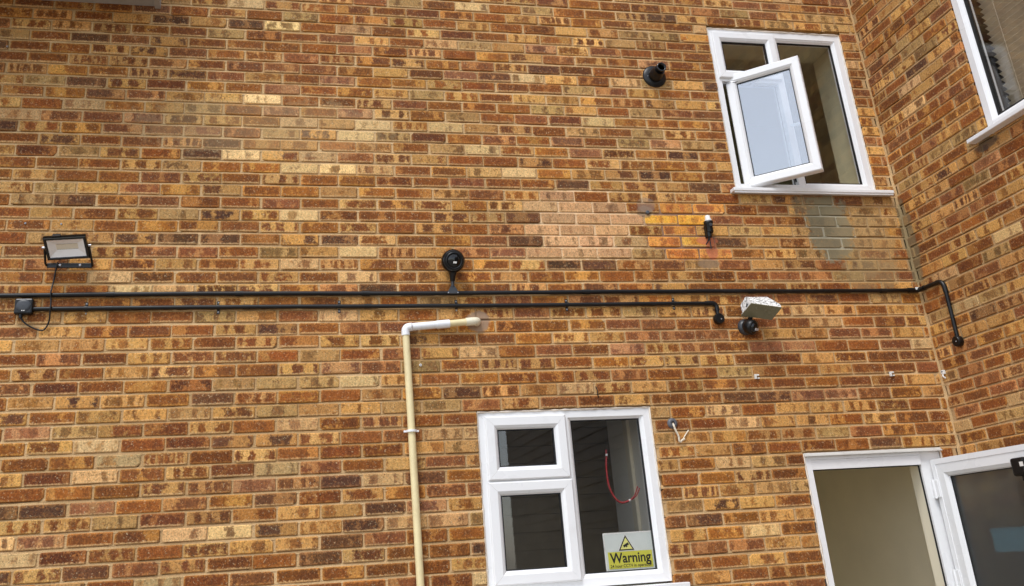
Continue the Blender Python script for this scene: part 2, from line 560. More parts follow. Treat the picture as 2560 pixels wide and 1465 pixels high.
KIND = {   # class: (edge colours, mark colours, threshold, frequency range)
    'R': ([(180, 126, 66), (170, 116, 62), (186, 136, 74)], [(138, 79, 34), (128, 72, 33), (146, 88, 40), (132, 80, 43)], 0.34, (0.8, 1.8)),
    'D': ([(152, 98, 54), (142, 90, 50)], [(110, 60, 35), (101, 55, 34)], 0.33, (0.8, 1.6)),
    'T': ([(184, 132, 88), (176, 122, 80)], [(144, 90, 58), (136, 84, 56)], 0.38, (0.9, 2.4)),
    'O': ([(206, 154, 82), (196, 144, 76)], [(164, 102, 44), (156, 96, 44), (170, 110, 48)], 0.38, (0.9, 2.2)),
    'K': ([(154, 114, 76), (144, 106, 76)], [(98, 67, 50), (90, 64, 52), (106, 73, 54)], 0.37, (0.8, 2.0)),
    'L': ([(198, 152, 92), (190, 146, 90)], [(90, 63, 52), (98, 67, 50)], 0.50, (1.4, 2.2)),
    'P': ([(190, 145, 110), (182, 136, 104)], [(152, 103, 80), (144, 97, 78)], 0.44, (1.0, 3.0)),
    'E': ([(210, 178, 136), (202, 168, 126), (196, 168, 132)], [(176, 134, 94), (170, 134, 100)], 0.56, (2.0, 4.0)),
    'W': ([(224, 204, 158), (218, 198, 158), (212, 194, 156)], [(188, 158, 110), (182, 158, 120)], 0.60, (2.0, 4.0)),
    'G': ([(184, 157, 110), (174, 149, 105), (180, 148, 102)], [(148, 120, 78), (142, 113, 76)], 0.54, (1.6, 4.0)),
    'B': ([(206, 165, 104), (200, 157, 97), (194, 152, 98)], [(170, 120, 64), (162, 112, 62)], 0.55, (1.4, 3.5)),
    'M': ([(204, 165, 104), (196, 155, 96), (208, 172, 116), (188, 146, 96)], [(140, 84, 38), (132, 77, 38), (122, 75, 46), (150, 93, 42)], 0.48, (1.2, 4.2)),
    'S': ([(200, 157, 104), (192, 147, 97)], [(136, 85, 46), (128, 82, 54)], 0.48, (4.5, 7.5)),
    'N': ([(204, 167, 132), (196, 159, 124), (210, 174, 138)], [(184, 146, 112), (176, 138, 106)], 0.60, (2.0, 5.0)),
    'Y': ([(232, 172, 66), (226, 166, 64), (236, 180, 78)], [(204, 134, 52), (210, 142, 56)], 0.56, (1.5, 3.0)),
    'Q': ([(224, 156, 76), (216, 148, 70)], [(190, 112, 54), (182, 108, 58)], 0.50, (1.2, 2.6)),
}
TINT = (1.03, 0.972, 0.865)
FILL = 'RRRRRRRRRRRRTTTTTTOOOOKLPEGGGBBBBBBMMMMMMMMMMS'

MAIN_TABLE = (
    '-4:14R;-3:10W,16K;-2:3W,8D,9R,14R;0:-1R,1K,3K,4W,6E,7R,9D,16R;1:-2M,-1M,1R,2R,9E,13M,15R;2:-2R,2R,3R,4R,10O,14R;'
    '3:-2R,-1R,7R,9O,12K;4:-1S,0M,2R,6O,9P,10K,11W,13R;5:-2S,0R,1S,2L,3T,4B,7O,10R,11R,12R,13G,16R;6:0M,1D,3O,5R,8G,14M;'
    '7:-1O,0K,1T,2B,3B,4W,11R,14R;8:-1E,1B,2G,4P,9G,10R,12D,13W;9:2M,3M,5E,7W,9W,12R;10:-1O,0T,3T,5L,6W,7G,8D,9O;'
    '11:-1L,0R,2S,3K,10W,13P,16K;12:-2D,-1G,1R,2K,3W,5E,11L;13:-2R,-1R,0R,1M,3O,4O,5W,6W,7E,10G,11W,15K;14:-2B,0O,2M,4M,8R;'
    '15:0B,2O,7O,8R,12N,13R;16:-1K,2R,5R,8M,10M,11N,12N,13N,15Q,16Q,18R,20G,21G;'
    '17:-1B,3L,5W,7R,8R,9M,11K,12N,13N,14N,15Y,16Y,18R,19R,20G,21G,22G;18:-1B,0R,2R,3R,8M,11N,12N,13N,15Q,18B,19G,20G,21G;'
    '19:1L,2K,4R,5L,8R,11K,12N,13N,15Q,16Y,17K,20G,21G;20:-2R,6W,10P,11N,12N,13N,15Q,16Q,17R,19G,20G;21:1R,2B,5E,7R,12K,16G;'
    '22:-1R,0E,1R,2R,3R,4M,5R,6E,7R,10M,16R,17R;23:0R,1W,2E,7K,14R,16R,20R,22B;24:-1R,0R,7R,20R;25:0B,1R,2R,3G,11T,19E;'
    '26:0R,1R,2R,3M,4K,5R,11O,20R,21R;27:-1B,0B,2M,9R,10R,20T,21T,22B;28:-1T,0R,1B,2M,3M,4R,6R,9E,10R,11T,16R,17P,18P,19R,22W;'
    '29:-1M,0R,1B,2M,3R,4R,6P,9R,18R,19B,20R;30:-2T,-1D,0R,2D,3G,5G,6W,10R,14R,19B;31:-1B,0L,1B,3K,16R;32:-1R,2G,17K,18P,19P,20T;'
    '33:0G,5E,6R,16E,17R,18B,19B,20M,22R;34:0W,2D,3L,4L,6R,8E,9E,15R,16E,19R,21R;35:0O,1W,2S,3R,6R,14G,20T;'
    '36:-1D,0E,1R,2M,3D,4W,5T,8T,9B,17R,18R,20K;37:-1R,1R,2M,3S,4P,5S,6K,8K,14B,16E;38:-2K,-1K,0P,1R,2T,3O,4K,5R,14R;'
    '39:0M,1G,2D,5B,7K,8P,18G;40:-2E,0R,1R,3W,5B,7E,8E,9G,17R;41:-1W,0D,1M,2R,3M,6K,8R,9O,15K;42:-1M,0K,2M,3R,4R,5K,8R,16W;'
    '43:2W,3R,5R,6R,7R,16T;44:9W,14R,16B;45:15B,18R')
SIDE_TABLE = (
    '22:3W;26:1W')


def table(t):
    d = {}
    for part in t.split(';'):
        r_, rest = part.split(':')
        for e in rest.split(','):
            d[(int(r_), int(e[:-1]))] = e[-1]
    return d


def cut(rect, opens):
    """remove openings from a brick's rectangle (a0, a1, z0, z1)"""
    parts = [rect]
    for (o0, o1, p0, p1) in opens:
        nxt = []
        for (a0, a1, z0, z1) in parts:
            if a1 <= o0 or a0 >= o1 or z1 <= p0 or z0 >= p1:
                nxt.append((a0, a1, z0, z1)); continue
            if a0 < o0: nxt.append((a0, o0, z0, z1))
            if a1 > o1: nxt.append((o1, a1, z0, z1))
            m0, m1 = max(a0, o0), min(a1, o1)
            if z1 > p1 + 0.012: nxt.append((m0, m1, p1 + 0.002, z1))
            if z0 < p0 - 0.012: nxt.append((m0, m1, z0, p0 - 0.002))
        parts = nxt
    return [q for q in parts if q[1] - q[0] > 0.03 and q[3] - q[2] > 0.012]


def brick_geo(a0, a1, z0, z1, kind, rng, place):
    """one brick: eight-sided worn face, bevelled arris, sides running into the wall. place(a, out, z) -> world"""
    j = lambda s: rng.uniform(-s, s)
    a0 += j(0.0012); a1 += j(0.0012); z0 += j(0.0012); z1 += j(0.0012)
    proud = 0.0048 + j(0.0018)
    tilt = j(0.0009)
    cs = []
    for (ca, cz, sa, sz) in ((a0, z0, 1, 1), (a1, z0, -1, 1), (a1, z1, -1, -1), (a0, z1, 1, -1)):
        chip = 0.003 + rng.random() * 0.004 + (rng.random() < 0.045) * rng.uniform(0.005, 0.014)
        chz = min(chip * rng.uniform(0.6, 1.2), 0.022)
        ca += j(0.0012); cz += j(0.001)
        p = [(ca, cz + sz * chz), (ca + sa * chip, cz)]
        if (sa, sz) in ((-1, 1), (1, -1)): p.reverse()
        cs += p
    n = 8
    mx, mz = (a0 + a1) / 2, (z0 + z1) / 2
    V = []
    bev = 0.0032 + rng.random() * 0.0018
    for (a, z) in cs:       # face
        ia = a + (bev if a < mx else -bev); iz = z + (bev if z < mz else -bev)
        V.append((ia, proud + tilt * (1 if z > mz else -1) + j(0.0003), iz))
    for (a, z) in cs: V.append((a, proud - bev * 0.8, z))
    for (a, z) in cs: V.append((a, -0.03, z))
    F = [tuple(range(n))]
    for k in range(2):
        for i in range(n):
            m = (i + 1) % n
            F.append((k * n + i, (k + 1) * n + i, (k + 1) * n + m, k * n + m))
    eds, drk, thr, fr = KIND[kind]
    e, d = rng.choice(eds), rng.choice(drk)
    vj = rng.gauss({'W': 0.98, 'E': 1.0, 'N': 0.98, 'Y': 1.06, 'Q': 1.04}.get(kind, 0.965), 0.06)
    dj = rng.gauss(1.04 if kind in 'YQ' else 0.90, 0.065)
    if kind not in 'YQN':
        e = [c * 0.78 + m * 0.22 for c, m in zip(e, (182, 138, 84))]; d = [c * 0.82 + m * 0.18 for c, m in zip(d, (134, 86, 46))]
    e = [max(0, c * vj + j(2)) for c in e]; d = [max(0, c * dj + j(2)) for c in d]
    pr = (thr + j(0.05), rng.uniform(*fr), rng.random())
    if kind not in 'YQ': e = [c * t for c, t in zip(e, TINT)]; d = [c * t for c, t in zip(d, TINT)]
    L = max(a1 - a0, 0.02)
    W = [place(*p) for p in V]
    return dict(v=W, f=F, bc=lin(e), dc=lin(d), pr=pr, lc=[(p[0] - a0, p[2] - z0, L) for p in V])


def brick_mesh(name, geos, parent, kind=None):
    vs, fs, bc, dc, pr, lc = [], [], [], [], [], []
    for q in geos:
        b = len(vs); n = len(q['v'])
        vs += q['v']; fs += [tuple(i + b for i in f) for f in q['f']]
        bc += [*q['bc'], 1.0] * n; dc += [*q['dc'], 1.0] * n
        pr += list(q['pr']) * n
        for t in q['lc']: lc += t
    me = bpy.data.meshes.new(name)
    me.from_pydata(vs, [], fs)
    for nm, ty, data, key in (('bc', 'FLOAT_COLOR', bc, 'color'), ('dc', 'FLOAT_COLOR', dc, 'color'), ('pr', 'FLOAT_VECTOR', pr, 'vector'), ('lc', 'FLOAT_VECTOR', lc, 'vector')):
        at = me.attributes.new(nm, ty, 'POINT')
        at.data.foreach_set(key, data)
    me.materials.append(BRICK)
    me.update()
    o = bpy.data.objects.new(name, me)
    link(o, parent)
    if kind: o['kind'] = kind
    return o


def area(q):
    pts = [project(q['v'][i]) for i in (0, 2, 4, 6)]
    if any(p is None for p in pts): return 0
    cx = sum(p[0] for p in pts) / 4; cy = sum(p[1] for p in pts) / 4
    if not (-30 < cx < 2590 and -10 < cy < 1475): return 0
    return abs(sum(pts[i][0] * pts[(i + 1) % 4][1] - pts[(i + 1) % 4][0] * pts[i][1] for i in range(4))) / 2


def brick_wall(a_min, a_max, opens, tab, place, offs, flip, seed, keep=300):
    """mortar body + bricks in stretcher bond; a runs along the wall"""
    rng = random.Random(seed)
    geos = []
    joints = MB()
    def quad(a0, a1, z0, z1, o00, o10, o11, o01):
        joints.add([place(a0, o00, z0), place(a1, o10, z0), place(a1, o11, z1), place(a0, o01, z1)], [(0, 1, 2, 3)])
    for r_ in range(ROW0, ROW1 + 1):
        zc = Z0 - BH * r_
        if zc < 0: continue
        dzr = rng.uniform(-0.0012, 0.0012)
        z0, z1 = zc - 0.0315 + dzr, zc + 0.0315 + dzr
        off = offs(r_)
        k0 = math.floor(a_min / BW - off) - 1; k1 = math.ceil(a_max / BW - off) + 1
        drift = rng.uniform(-0.004, 0.004)
        for k in range(k0, k1):
            u0 = (k + off) * BW + drift + rng.uniform(-0.003, 0.003)
            a0, a1 = u0 + 0.0056, u0 + BW - 0.0056
            a0, a1 = max(a0, a_min + 0.006), min(a1, a_max - 0.006)
            kind = tab.get((r_, k)) or rng.choice(FILL)
            if a1 - a0 > 0.03:
                wob = 0.0016 * math.sin(u0 * 1.7 + r_ * 2.1) + rng.uniform(-0.0011, 0.0011)
                for q in cut((a0, a1, max(z0 + wob, 0.0), z1 + wob), opens):
                    geos.append(brick_geo(*q, kind, rng, place))
            # vertical joint left of this brick, struck back on its left side
            if a_min < u0 < a_max:
                for q in cut((u0 - 0.018, u0 + 0.018, max(z0 - 0.002, 0), z1 + 0.002), opens):
                    s0 = -rng.choice((0.003, 0.006, 0.012)); um = min(max(u0 - 0.002, q[0]), q[1])
                    quad(q[0], um, q[2], q[3], s0, -0.001, -0.001, s0)
                    quad(um, q[1], q[2], q[3], -0.001, 0.0, 0.0, -0.001)
        # bed joint above the course: flush at its foot, struck back under the brick above
        for q in cut((a_min, a_max, z1 - 0.006, z1 + 0.016), opens):
            n = max(1, int((q[1] - q[0]) / 0.11)); dep = 0.008; zk = rng.uniform(0.0042, 0.0085)
            for i in range(n):
                b0 = q[0] + (q[1] - q[0]) * i / n; b1 = q[0] + (q[1] - q[0]) * (i + 1) / n
                d0, d1 = dep, rng.choice((0.005, 0.008, 0.011, 0.016)); dep = d1
                zm = z1 + zk + rng.uniform(-0.0012, 0.0012)
                quad(b0, b1, q[2], zm, 0.0008, 0.0008, -0.0012, -0.0012)
                quad(b0, b1, zm, q[3], -0.0012, -0.0012, -d1, -d0)
    # mortar body behind the joints
    for q in [(a_min, a_max, 0.0, Z0 - BH * ROW0 + 0.04)]:
        cells = [q]
        for (o0, o1, p0, p1) in opens:
            nxt = []
            for (a0, a1, b0, b1) in cells:
                if a1 <= o0 or a0 >= o1 or b1 <= p0 or b0 >= p1: nxt.append((a0, a1, b0, b1)); continue
                if a0 < o0: nxt.append((a0, o0, b0, b1))
                if a1 > o1: nxt.append((o1, a1, b0, b1))
                if b1 > p1: nxt.append((max(a0, o0), min(a1, o1), p1, b1))
                if b0 < p0: nxt.append((max(a0, o0), min(a1, o1), b0, p0))
            cells = nxt
        for (a0, a1, b0, b1) in cells:
            P = [place(a, o, z) for a in (a0, a1) for o in (-0.020, -0.085) for z in (b0, b1)]
            joints.add(P, [(0, 1, 3, 2), (4, 6, 7, 5), (0, 4, 5, 1), (2, 3, 7, 6), (0, 2, 6, 4), (1, 5, 7, 3)])
    wall = joints.build('wall', MORTAR, house)
    if flip:
        for q in geos: q['f'] = [tuple(reversed(f)) for f in q['f']]
    geos.sort(key=area, reverse=True)
    n = min(keep, sum(1 for q in geos if area(q) > 60))
    for q in geos[:n]:
        brick_mesh('brick', [q], wall)
    brick_mesh('brickwork', geos[n:], wall, 'stuff')
    return wall


main_tab, side_tab = table(MAIN_TABLE), table(SIDE_TABLE)
wall_main = brick_wall(-2.6, XC - 0.002, OPEN_MAIN, main_tab, lambda a, o, z: (a, -o, z), lambda r_: 0.0 if r_ % 2 else 0.5, True, 11)
# the side wall runs out from the corner towards the viewer; a = y
wall_side = brick_wall(-2.72, -0.004, OPEN_SIDE, {(r_, -k - 1): c for (r_, k), c in side_tab.items()},
                       lambda a, o, z: (XC - o, a, z), lambda r_: (-0.042 / BW) + (0.0 if r_ % 2 == 0 else 0.5), False, 23)

cf = MB()
for i in range(84):
    za, zb = i * 0.075, i * 0.075 + 0.075
    w0, w1 = 0.013 + 0.003 * random.random(), 0.013 + 0.003 * random.random()
    cf.add([(XC - w0, 0.002, za), (XC + 0.002, -w1, za), (XC + 0.002, -w0, zb), (XC - w1, 0.002, zb)], [(0, 1, 2, 3)])
cf.box(XC + 0.0005, XC + 0.10, -0.0035, 0.12, 0, 6.3)
cf.build('corner_joint', MORTAR, house)

# dark board cladding carries the side wing on past the brickwork (it is what the window panes mirror)
bd = MB(); bd.box(-0.012, 0.012, -8.6, 0, 0, 0.148)
board_me = None
for i in range(34):
    z = 0.02 + i * 0.155
    b = MB()
    b.add([(0, 0, 0), (0, -8.6, 0), (0.014, -8.6, 0.152), (0.014, 0, 0.152), (0.05, 0, 0), (0.05, -8.6, 0)], [(0, 1, 2, 3), (0, 4, 5, 1)])
    if board_me is None:
        o = b.build('cladding_board', CLAD); board_me = o.data
        o.parent = house
    else:
        o = bpy.data.objects.new('cladding_board', board_me); COL.objects.link(o); o.parent = house
    o.location = Vector((XC - 0.03, -2.73, z)) - house.location
MB().box(XC + 0.02, XC + 0.12, -11.4, -2.73, 0, 5.4).build('cladding_backing', CLAD, house)

# projecting bay whose underside shows at the top left corner
bay = empty('bay', (-0.6, 0, 4.925), parent=house)
MB().box(-1.70, 0.352, -0.60, -0.004, 4.932, 4.952).build('soffit_panel', SOFFIT, bay)
MB().box(0.353, 0.388, -0.612, -0.004, 4.915, 5.60, 0.004).build('corner_trim', SOFFIT, bay)
MB().box(-1.72, 0.352, -0.612, -0.601, 4.918, 5.60).build('fascia_board', UPVC, bay)
MB().box(-1.70, 0.352, -0.60, -0.004, 5.58, 5.62).build('top_board', UPVC, bay)

# ------------------------------------------------------------------ rooms behind the openings
def room(x0, x1, y0, y1, z0, z1, op, mats, front=0.088):
    """plastered shell; op = (x0, x1, z0, z1) clear opening through the inner leaf"""
    rm = empty('interior_room', ((x0 + x1) / 2, y0, z0), parent=house)
    mw, mc, mr = mats
    t = 0.06
    MB().box(x0 - t, x0, y0, y1, z0, z1).build('interior_wall', mw, rm)
    MB().box(x1, x1 + t, y0, y1, z0, z1).build('interior_wall', mw, rm)
    MB().box(x0 - t, x1 + t, y1, y1 + t, z0, z1).build('back_wall', mw, rm)
    MB().box(x0 - t, x1 + t, y0, y1 + t, z0 - t, z0).build('floor', PLASTER_BEIGE if mr is PLASTER_BEIGE else PANELLING, rm)
    MB().box(x0 - t, x1 + t, y0, y1 + t, z1, z1 + t).build('ceiling', mc, rm)
    a0, a1, b0, b1 = op
    r_ = MB()
    r_.box(x0 - t, a0, front, y0, z0 - t, z1 + t); r_.box(a1, x1 + t, front, y0, z0 - t, z1 + t)
    r_.box(a0, a1, front, y0, b1, z1 + t)
    if b0 > z0: r_.box(a0, a1, front, y0, z0 - t, b0)
    r_.build('plaster_reveal', mr, rm)
    return rm


room(3.2, 6.0, 0.36, 1.9, 2.75, 5.22, (4.065, 5.075, 3.80, 4.985), (PLASTER_OLIVE, PLASTER_OLIVE, PLASTER_OLIVE))
rm_low = room(0.9, 3.80, 0.13, 1.6, 0.02, 2.62, (2.235, 3.235, 1.475, 2.395), (PANELLING, DARKROOM, PLASTER_GREY))
room(4.02, 5.16, 0.128, 1.9, 0.02, 2.40, (4.19, 4.943, 0.02, 2.04), (PLASTER_BEIGE, PLASTER_BEIGE, PLASTER_BEIGE), 0.046)
# lower room: partition return beside the fixed pane, and boarding on the back wall and ceiling
MB().box(3.285, 3.36, 0.132, 0.86, 0.02, 2.61).build('partition', PLASTER_GREY, rm_low)
MB().box(3.262, 3.284, 0.45, 0.52, 0.02, 2.61, 0.003).build('corner_trunking', PLASTER_BEIGE, rm_low)
for i in range(22):
    MB().box(0.91, 3.79, 1.57, 1.595, 0.03 + i * 0.118, 0.03 + i * 0.118 + 0.112).build('wall_board', PANELLING, rm_low)

# ------------------------------------------------------------------ windows
def pane(name, x0, x1, z0, z1, y, mat, parent, M=None):
    return MB().box(x0, x1, y, y + 0.004, z0, z1, M=M).build(name, mat, parent)


FRAME = lambda w, y, back=0.075: [(0, back), (0, y), (w - 0.024, y), (w - 0.020, y + 0.004), (w - 0.018, y + 0.004), (w - 0.004, y + 0.016), (w, y + 0.026), (w, back)]
SASH = lambda w, y, back=0.06: [(0, back), (0, y + 0.006), (0.006, y), (w - 0.022, y), (w - 0.008, y + 0.010), (w, y + 0.022), (w, back)]


def seal(mb, x0, z0, x1, z1, y, rng):
    """uneven bead of sealant round a frame"""
    for (ax, az, bx_, bz_) in ((x0, z0, x0, z1), (x1, z0, x1, z1), (x0, z1, x1, z1)):
        n = int(math.hypot(bx_ - ax, bz_ - az) / 0.03)
        mb.tube([(ax + (bx_ - ax) * i / n, y + rng.uniform(-0.002, 0.002), az + (bz_ - az) * i / n) for i in range(n + 1)], [rng.uniform(0.003, 0.0075) for _ in range(n + 1)], 6)


# --- upper window: fixed light on the right, top-hung light above an open casement on the left
uw = empty('window', (4.56, 0.0, 3.78), parent=house)
uw['label'] = 'upper white window with its lower left casement swung open'
X0, X1, ZB, ZT = 4.046, 5.078, 3.782, 5.008
fr = MB()
fr.ring(X0, ZB, X1, ZT, [(0, 0.085), (0, 0.012), (0.046, 0.012), (0.046, 0.085)])
fr.box(4.517, 4.562, 0.012, 0.085, ZB + 0.046, ZT - 0.046)             # mullion
fr.box(X0 + 0.046, 4.516, 0.012, 0.085, 4.595, 4.630)                  # transom
fr.build('frame', UPVC, uw)
fb = MB(); fb.ring(4.562, ZB + 0.046, X1 - 0.046, ZT - 0.046, [(0, 0.07), (0, 0.016), (0.010, 0.020), (0.022, 0.034), (0.022, 0.07)])
fb.build('glazing_bead', UPVC, uw)
gk = MB(); gk.ring(4.5845, ZB + 0.0685, X1 - 0.0685, ZT - 0.0685, [(0, 0.05), (0, 0.033), (0.0055, 0.034), (0.0055, 0.05)]); gk.build('gasket', GASKET, uw)
pane('pane', 4.585, X1 - 0.069, ZB + 0.069, ZT - 0.069, 0.040, GLASS, uw)
fs = MB(); fs.ring(X0 + 0.028, 4.616, 4.546, ZT - 0.026, SASH(0.068, -0.006, 0.055)); fs.build('fanlight_sash', UPVC, uw)
gk = MB(); gk.ring(X0 + 0.0965, 4.6845, 4.4775, ZT - 0.0945, [(0, 0.04), (0, 0.015), (0.005, 0.016), (0.005, 0.04)]); gk.build('gasket', GASKET, uw)
pane('pane', X0 + 0.097, 4.478, 4.685, ZT - 0.095, 0.022, GLASS, uw)
# open casement, hung at its left edge on friction stays
MS = T((4.128, 0.036, 3.812)) @ Matrix.Rotation(R(-41.3), 4, 'Z')
SW, SH = 0.497, 0.832
cs_ = MB(); cs_.ring(0, 0, SW, SH, SASH(0.068, 0.0, 0.058), M=MS); cs_.build('opening_sash', UPVC, uw, 'casement swung outwards')
cb = MB(); cb.ring(0.003, 0.003, SW - 0.003, SH - 0.003, [(0, 0.0585), (0.066, 0.0585), (0.066, 0.048)], M=MS); cb.build('sash_back', UPVC, uw)
gk = MB(); gk.ring(0.0685, 0.0685, SW - 0.0685, SH - 0.0685, [(0, 0.045), (0, 0.0215), (0.005, 0.0225), (0.005, 0.045)], M=MS); gk.build('gasket', GASKET, uw)
pane('pane', 0.069, SW - 0.069, 0.069, SH - 0.069, 0.028, GLASS_SASH, uw, MS)
hd = MB(); hd.box(SW - 0.050, SW - 0.022, 0.0587, 0.070, 0.36, 0.46, 0.003, MS); hd.box(SW - 0.046, SW - 0.026, 0.070, 0.098, 0.375, 0.395, 0.003, MS); hd.box(SW - 0.15, SW - 0.026, 0.090, 0.104, 0.375, 0.397, 0.004, MS)
hd.build('sash_handle', UPVC, uw)
for zz in (3.832, 4.588):
    st = MB()
    a = MS @ Vector((0.06, 0.05, 0)); b = MS @ Vector((0.26, 0.05, 0))
    st.tube([(4.105, 0.045, zz), (b.x, b.y, zz)], 0.006, 6); st.tube([(4.30, 0.05, zz + 0.004), (b.x + 0.02, b.y, zz + 0.004)], 0.005, 6)
    st.box(4.095, 4.34, 0.040, 0.052, zz - 0.004, zz - 0.001)
    st.build('friction_stay', STEEL, uw)
MB().box(4.5135, 4.5165, 0.030, 0.044, 3.86, 3.90).build('lock_keep', GASKET, uw)
gi = MB(); gi.ring(X0 + 0.0465, ZB + 0.0465, 4.5165, 4.5945, [(0, 0.052), (0.003, 0.052), (0.003, 0.060), (0, 0.060)]); gi.build('gasket', GASKET, uw)
sl = MB()
sl.prism([(0, 0), (0, 0)], 0, 0) if False else None
sl.box(3.998, 5.168, -0.058, 0.040, 3.752, 3.776, 0.004); sl.box(4.004, 5.162, -0.052, -0.046, 3.741, 3.753)
sl.build('sill', UPVC, uw)
sb = MB(); seal(sb, X0 - 0.001, ZB, X1 + 0.001, ZT + 0.004, 0.010, random.Random(3)); sb.build('sealant_bead', SEALANT, uw)
MB().box(X0 - 0.006, X1 + 0.006, 0.030, 0.085, ZT + 0.001, 5.0275).build('head_gap_shade', GASKET, uw)  # black strip puts in the shade of the open gap above the frame

# --- lower window
lw = empty('window', (2.73, 0.0, 1.46), parent=house)
lw['label'] = 'lower white window of three panes with a sign behind the tall one'
X0, X1, ZB, ZT = 2.221, 3.246, 1.462, 2.398
fr = MB()
fr.ring(X0, ZB, X1, ZT, [(0, 0.085), (0, 0.010), (0.042, 0.010), (0.042, 0.085)])
fr.box(2.712, 2.745, 0.010, 0.085, ZB + 0.042, ZT - 0.042)
fr.box(X0 + 0.042, 2.711, 0.010, 0.085, 2.008, 2.044)
fr.build('frame', UPVC, lw)
fb = MB(); fb.ring(2.745, ZB + 0.042, X1 - 0.042, ZT - 0.034, [(0, 0.07), (0, 0.014), (0.010, 0.018), (0.022, 0.032), (0.022, 0.07)]); fb.build('glazing_bead', UPVC, lw)
gk = MB(); gk.ring(2.7675, ZB + 0.0645, X1 - 0.0645, ZT - 0.0565, [(0, 0.05), (0, 0.031), (0.0055, 0.032), (0.0055, 0.05)]); gk.build('gasket', GASKET, lw)
pane('pane', 2.768, X1 - 0.065, ZB + 0.065, ZT - 0.057, 0.038, GLASS, lw)
for (a0, a1, b0, b1) in ((X0 + 0.040, 2.728, 2.030, ZT - 0.026), (X0 + 0.034, 2.734, ZB + 0.036, 2.020)):
    s = MB(); s.ring(a0, b0, a1, b1, SASH(0.070, -0.010, 0.055)); s.build('sash', UPVC, lw)
    gk = MB(); gk.ring(a0 + 0.0705, b0 + 0.0705, a1 - 0.0705, b1 - 0.0705, [(0, 0.04), (0, 0.011), (0.005, 0.012), (0.005, 0.04)]); gk.build('gasket', GASKET, lw)
    pane('pane', a0 + 0.071, a1 - 0.071, b0 + 0.071, b1 - 0.071, 0.018, GLASS, lw)
sl = MB(); sl.box(2.150, 3.322, -0.060, 0.040, 1.420, 1.452, 0.004); sl.build('sill', UPVC, lw)
sb = MB(); seal(sb, X0 - 0.001, ZB, X1 + 0.001, ZT + 0.002, 0.008, random.Random(4)); sb.build('sealant_bead', SEALANT, lw)

# --- window in the side wall (x is depth there): built flat, then turned onto that wall
MW = Matrix(((0, 1, 0, XC), (-1, 0, 0, 0), (0, 0, 1, 0), (0, 0, 0, 1)))      # local x -> -Y, local y -> +X
sw = empty('window', (XC, -1.6, 3.79), parent=house)
sw['label'] = 'white window in the side wall at the upper right'
A0, A1, ZB, ZT = 0.912, 2.292, 3.800, 5.240
s = MB(); s.ring(A0, ZB, A1, ZT, FRAME(0.070, 0.006, 0.085), M=MW); s.box(1.58, 1.65, 0.006, 0.085, ZB + 0.071, ZT - 0.071, M=MW); s.build('frame', UPVC, sw)
gk = MB(); gk.ring(A0 + 0.0705, ZB + 0.0705, 1.5795, ZT - 0.0705, [(0, 0.06), (0, 0.030), (0.010, 0.031), (0.010, 0.06)], M=MW); gk.build('gasket', GASKET, sw)
pane('pane', A0 + 0.071, 1.579, ZB + 0.071, ZT - 0.071, 0.040, GLASS, sw, MW)
pane('pane', 1.651, A1 - 0.071, ZB + 0.071, ZT - 0.071, 0.040, GLASS, sw, MW)
s = MB(); s.box(0.792, 2.40, -0.062, 0.030, 3.772, 3.797, 0.004, MW); s.build('sill', UPVC, sw)
rm2 = empty('interior_room', (XC + 1, -1.6, 2.8), parent=house)
MB().box(XC + 0.09, XC + 2.6, -0.60, -0.55, 2.8, 5.5).build('interior_wall', DARKROOM, rm2)
MB().box(XC + 0.09, XC + 2.6, -2.75, -2.70, 2.8, 5.5).build('interior_wall', DARKROOM, rm2)
MB().box(XC + 2.6, XC + 2.65, -2.75, -0.55, 2.8, 5.5).build('back_wall', DARKROOM, rm2)
MB().box(XC + 0.09, XC + 2.6, -2.70, -0.60, 5.28, 5.33).build('ceiling', DARKROOM, rm2)
MB().box(XC + 0.09, XC + 2.6, -2.70, -0.60, 2.8, 2.85).build('floor', DARKROOM, rm2)
vb = empty('venetian_blind', (XC + 0.14, -1.6, 3.88), 'taupe venetian blind hanging behind the upper right side window', 'blind')
MB().box(XC + 0.115, XC + 0.165, -2.27, -0.985, 5.13, 5.17, 0.004).build('head_rail', BLIND, vb)
for i in range(31):
    z = 3.90 + i * 0.0395
    s = MB(); ang = R(38)
    cx_, w = XC + 0.14, 0.024
    pts = []
    for t in (-1, -0.35, 0.35, 1):
        pts.append((cx_ + t * w * math.cos(ang), z - t * w * math.sin(ang) + 0.004 * (1 - t * t)))
    v = [(x, y, zz) for y in (-2.27, -0.985) for x, zz in pts] + [(x, y, zz - 0.0012) for y in (-2.27, -0.985) for x, zz in pts]
    f = []
    for b in (0, 8):
        f += [(b + j, b + j + 1, b + 5 + j, b + 4 + j) for j in range(3)]
    f += [(0, 4, 12, 8), (3, 11, 15, 7), (4, 5, 13, 12), (5, 6, 14, 13), (6, 7, 15, 14), (0, 8, 9, 1), (1, 9, 10, 2), (2, 10, 11, 3)]
    s.add(v, f); s.build('slat', BLIND, vb)
for yy in (-1.10, -1.60, -2.12):
    MB().tube([(XC + 0.118, yy, 3.87), (XC + 0.118, yy, 5.14)], 0.0016, 5).build('ladder_cord', BLIND, vb)
MB().box(XC + 0.125, XC + 0.155, -2.27, -0.985, 3.870, 3.884, 0.003).build('bottom_rail', BLIND, vb)

